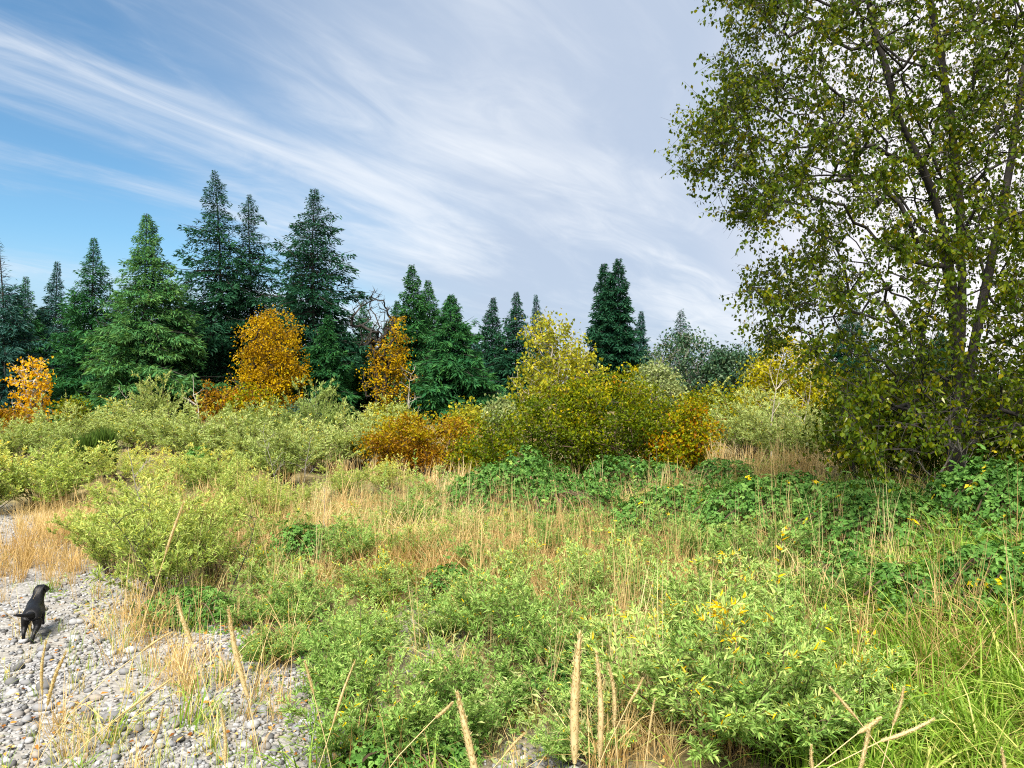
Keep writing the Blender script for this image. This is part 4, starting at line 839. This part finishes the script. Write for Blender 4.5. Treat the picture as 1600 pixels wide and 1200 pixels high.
# ------------------------------------------------------------------ seed heads close to the camera
def seed_stalk(k, tip, end, wpx, foot, Yd, label):
    rng = np.random.default_rng(1200 + k); q3 = lambda p_, Y_: np.array([(p_[0] - 800) / F * Y_, Y_, zpx(p_[1], Y_)])
    T_, E_ = q3(tip, Yd), q3(end, Yd); fx = (foot - 800) / F * Yd; G_ = np.array([fx, Yd + .05, float(hz(fx, Yd + .05)) - .02])
    b = G_.copy(); up_ = np.clip((E_[2] - G_[2]), .05, 9); d_ = nrm(T_ - E_)
    ctrl = E_ - d_ * up_ * .45; ctrl[2] = max(ctrl[2], G_[2] + .25 * up_)
    s = np.linspace(0, 1, 16)[:, None]; st = (1 - s) ** 2 * G_ + 2 * s * (1 - s) * ctrl + s * s * E_
    rs = max(.0010, wpx / F * Yd * .065)
    mbs = MB(); mbs.add(*tube(st - b, rs * np.linspace(1.4, .8, 16), 6), .6, True)
    nb = 2; az = rng.uniform(0, 6.28, nb)
    L = np.linalg.norm(T_ - E_); bow = nrm(np.cross(d_, [0, 1.0, 0])) * L * rng.uniform(-.05, .05)
    hs = np.linspace(0, 1, 22); ax = E_ + (T_ - E_) * hs[:, None] + bow * np.sin(np.pi * hs)[:, None]
    prof = (wpx / F * Yd * (.46 if wpx >= 14 else .36)) * np.clip(np.sin(np.pi * (hs * .93 + .05)) ** .5, .12, 1) * (1 - .45 * hs) * (1 + rng.normal(0, .07, 22)); prof[-1] *= .25
    mbh = MB(); mbh.add(*tube(ax - b, prof * .78, 8), np.repeat(.35 + .3 * rng.random(22), 8), True)
    n = 650; t_ = rng.random(n); C = np.stack([np.interp(t_, hs, ax[:, c]) for c in range(3)], 1) - b; rr_ = np.interp(t_, hs, prof)
    az = rng.uniform(0, 6.28, n); U = nrm(np.cross(d_, [0, 1.0, .1])); Wv = np.cross(d_, U); o = U * np.cos(az)[:, None] + Wv * np.sin(az)[:, None]
    sc = wpx / F * Yd
    mbh.add(*leaves(C + o * (rr_ * .55)[:, None], d_ * 1.0 + o * .5 + rng.normal(0, .2, (n, 3)), o, sc * .42 * rng.uniform(.5, 1.3, n), sc * .085, np.clip(.55 + .35 * rng.normal(size=n), 0, 1), .1, .0, .45))
    t0 = thing('grass_stalk', label, 'seed head', b, group='seed heads close to the camera')
    parts(t0, [('stem', mbs.mesh('stem', M['seed'])), ('seed_head', mbh.mesh('seed_head', M['seed']))])
STK = [
 ((906, 990), (898, 1192), 23, 897, .95, 'thickest upright straw seed head beside two thinner ones'),
 ((932, 1020), (937, 1182), 15, 940, 1.1, 'second of three upright seed heads, next to the thickest'),
 ((951, 1040), (960, 1135), 12, 968, 1.2, 'thinnest of the three upright seed heads'),
 ((715, 1084), (748, 1230), 19, 760, 1.0, 'tilted stout seed head over the green willow'),
 ((277, 934), (300, 1005), 12, 330, 1.35, 'short brown seed head tilted over the pebbles below the dark-stemmed willow'),
 ((357, 950), (388, 1092), 14, 395, 1.2, 'long pale seed head standing over the pebbles'),
 ((287, 786), (258, 868), 9, 165, 1.5, 'tallest seed head on a long leaning stalk across the willow'),
 ((268, 988), (222, 1018), 7, 205, 1.6, 'small seed head pointing sideways over pale stones'),
 ((72, 1002), (66, 1086), 9, 63, 1.5, 'upright brown seed head just below the dog'),
 ((104, 1018), (74, 1102), 11, 60, 1.35, 'tilted seed head beside the upright brown one below the dog'),
 ((272, 1058), (190, 1116), 8, 185, 1.5, 'drooping seed head lying over the stones'),
 ((345, 1110), (352, 1192), 10, 356, 1.3, 'low upright seed head in the bottom grass'),
 ((255, 1105), (240, 1160), 9, 232, 1.35, 'faded seed head low in the bottom grass'),
 ((555, 1032), (520, 1132), 8, 500, 1.5, 'slim leaning seed head in front of the green willow'),
 ((476, 1034), (490, 1085), 8, 500, 1.5, 'short seed head at the gravel edge'),
 ((706, 1098), (680, 1122), 9, 668, 1.3, 'small drooping seed head by the stout tilted one'),
 ((820, 1146), (788, 1180), 9, 770, 1.3, 'curved seed head at the bottom between willows'),
 ((1004, 1060), (982, 1100), 8, 978, 1.4, 'forked-looking slender seed head beside the brown grass'),
 ((1023, 1092), (1014, 1148), 7, 1012, 1.4, 'tiny upright seed head near the brown grass'),
 ((1298, 1075), (1340, 1124), 9, 1380, 1.3, 'seed head arching towards the silvery willow'),
 ((1412, 1074), (1395, 1134), 9, 1385, 1.3, 'upright pale seed head in the silvery willow'),
 ((1374, 1122), (1340, 1146), 12, 1330, 1.15, 'hooked seed head curling at the bottom'),
 ((1458, 1124), (1376, 1158), 11, 1355, 1.15, 'long seed head lying nearly flat at the bottom'),
 ((1358, 1140), (1342, 1210), 12, 1336, 1.1, 'stubby seed head below the hooked one'),
 ((1268, 1165), (1272, 1215), 9, 1275, 1.2, 'seed head tip just showing at the bottom edge'),
 ((1565, 1170), (1570, 1225), 9, 1574, 1.2, 'seed head tip at the bottom among arching grass'),
]
for k, a_ in enumerate(STK): seed_stalk(k, *a_)

# ------------------------------------------------------------------ the dog
m = bpy.data.materials.new('black_dog_coat'); t = nodes_of(m); N = t.nodes.new; Lk = t.links.new
g = N('ShaderNodeTexCoord'); n1 = N('ShaderNodeTexNoise'); n1.inputs['Scale'].default_value = 45; n1.inputs['Detail'].default_value = 4; Lk(g.outputs['Object'], n1.inputs['Vector'])
rr = ramp(t, [(.3, (.002, .002, .0025)), (.7, (.006, .006, .007))]); Lk(n1.outputs[0], rr.inputs[0])
p = N('ShaderNodeBsdfPrincipled'); p.inputs['Roughness'].default_value = .5; p.inputs['Specular IOR Level'].default_value = .22; Lk(rr.outputs[0], p.inputs['Base Color'])
bp = N('ShaderNodeBump'); bp.inputs['Strength'].default_value = .4; bp.inputs['Distance'].default_value = .01; Lk(n1.outputs[0], bp.inputs['Height']); Lk(bp.outputs[0], p.inputs['Normal'])
o_ = N('ShaderNodeOutputMaterial'); Lk(p.outputs[0], o_.inputs[0]); M['black_fur'] = m
# skeleton: x = right, y = forward (away from the camera), z = up; metres of a labrador
J = {'pelvis': (0, 0, .50, .125), 'rump': (0, -.10, .47, .105), 'loin': (0, .16, .50, .115), 'rib': (0, .33, .48, .145), 'chest': (0, .46, .48, .145), 'wither': (.01, .54, .56, .12),
     'neck': (.035, .61, .65, .100), 'poll': (.06, .66, .73, .108), 'brow': (.095, .73, .735, .092), 'muzzle': (.15, .79, .70, .052), 'nose': (.18, .83, .69, .038),
     't1': (-.02, -.17, .50, .040), 't2': (-.10, -.24, .52, .034), 't3': (-.18, -.28, .545, .028), 't4': (-.25, -.30, .56, .014),
     'hl1': (-.095, -.04, .40, .092), 'hl2': (-.115, .03, .27, .062), 'hl3': (-.12, -.10, .165, .034), 'hl4': (-.125, -.07, .05, .027), 'hl5': (-.125, -.01, .024, .028),
     'hr1': (.095, -.07, .40, .092), 'hr2': (.09, -.06, .26, .064), 'hr3': (.045, -.22, .17, .035), 'hr4': (.02, -.25, .06, .028), 'hr5': (.015, -.20, .026, .030),
     'fl1': (-.095, .50, .36, .066), 'fl2': (-.095, .45, .22, .042), 'fl3': (-.09, .52, .09, .030), 'fl4': (-.09, .56, .026, .030),
     'fr1': (.10, .52, .36, .066), 'fr2': (.10, .55, .22, .042), 'fr3': (.10, .66, .12, .030), 'fr4': (.10, .72, .07, .030),
     'el0': (.0, .665, .775, .034), 'el1': (-.035, .645, .715, .022), 'er0': (.125, .645, .77, .034), 'er1': (.155, .625, .71, .022)}
E = [('pelvis', 'rump'), ('rump', 't1'), ('t1', 't2'), ('t2', 't3'), ('t3', 't4'), ('pelvis', 'loin'), ('loin', 'rib'), ('rib', 'chest'), ('chest', 'wither'), ('wither', 'neck'), ('neck', 'poll'), ('poll', 'brow'), ('brow', 'muzzle'), ('muzzle', 'nose'),
     ('pelvis', 'hl1'), ('hl1', 'hl2'), ('hl2', 'hl3'), ('hl3', 'hl4'), ('hl4', 'hl5'), ('pelvis', 'hr1'), ('hr1', 'hr2'), ('hr2', 'hr3'), ('hr3', 'hr4'), ('hr4', 'hr5'),
     ('chest', 'fl1'), ('fl1', 'fl2'), ('fl2', 'fl3'), ('fl3', 'fl4'), ('chest', 'fr1'), ('fr1', 'fr2'), ('fr2', 'fr3'), ('fr3', 'fr4'), ('poll', 'el0'), ('el0', 'el1'), ('poll', 'er0'), ('er0', 'er1')]
ks = list(J); me = bpy.data.meshes.new('dog_skeleton'); me.from_pydata([J[k][:3] for k in ks], [(ks.index(a), ks.index(b)) for a, b in E], [])
sk = bpy.data.objects.new('dog_skeleton', me); COL.objects.link(sk); md = sk.modifiers.new('skin', 'SKIN'); md.use_smooth_shade = True
for k, v_ in zip(ks, me.skin_vertices[0].data): v_.radius = (J[k][3],) * 2; v_.use_root = (k == 'pelvis')
sb = sk.modifiers.new('sub', 'SUBSURF'); sb.levels = 2; sb.render_levels = 2
bpy.context.view_layer.update(); dg = bpy.context.evaluated_depsgraph_get()
body = bpy.data.meshes.new_from_object(sk.evaluated_get(dg)); body.name = 'dog'; body.materials.clear(); body.materials.append(M['black_fur'])
bpy.data.objects.remove(sk)
for p_ in body.polygons: p_.use_smooth = True
dog = bpy.data.objects.new('dog', body); COL.objects.link(dog); b = at(40, 8.6)
dog.location = (b[0], b[1] + .12, b[2] - .0); dog.scale = (.66,) * 3; dog.rotation_euler = (0, 0, R(27))
dog['label'] = 'black dog trotting away over the gravel, head turned aside'; dog['category'] = 'dog'
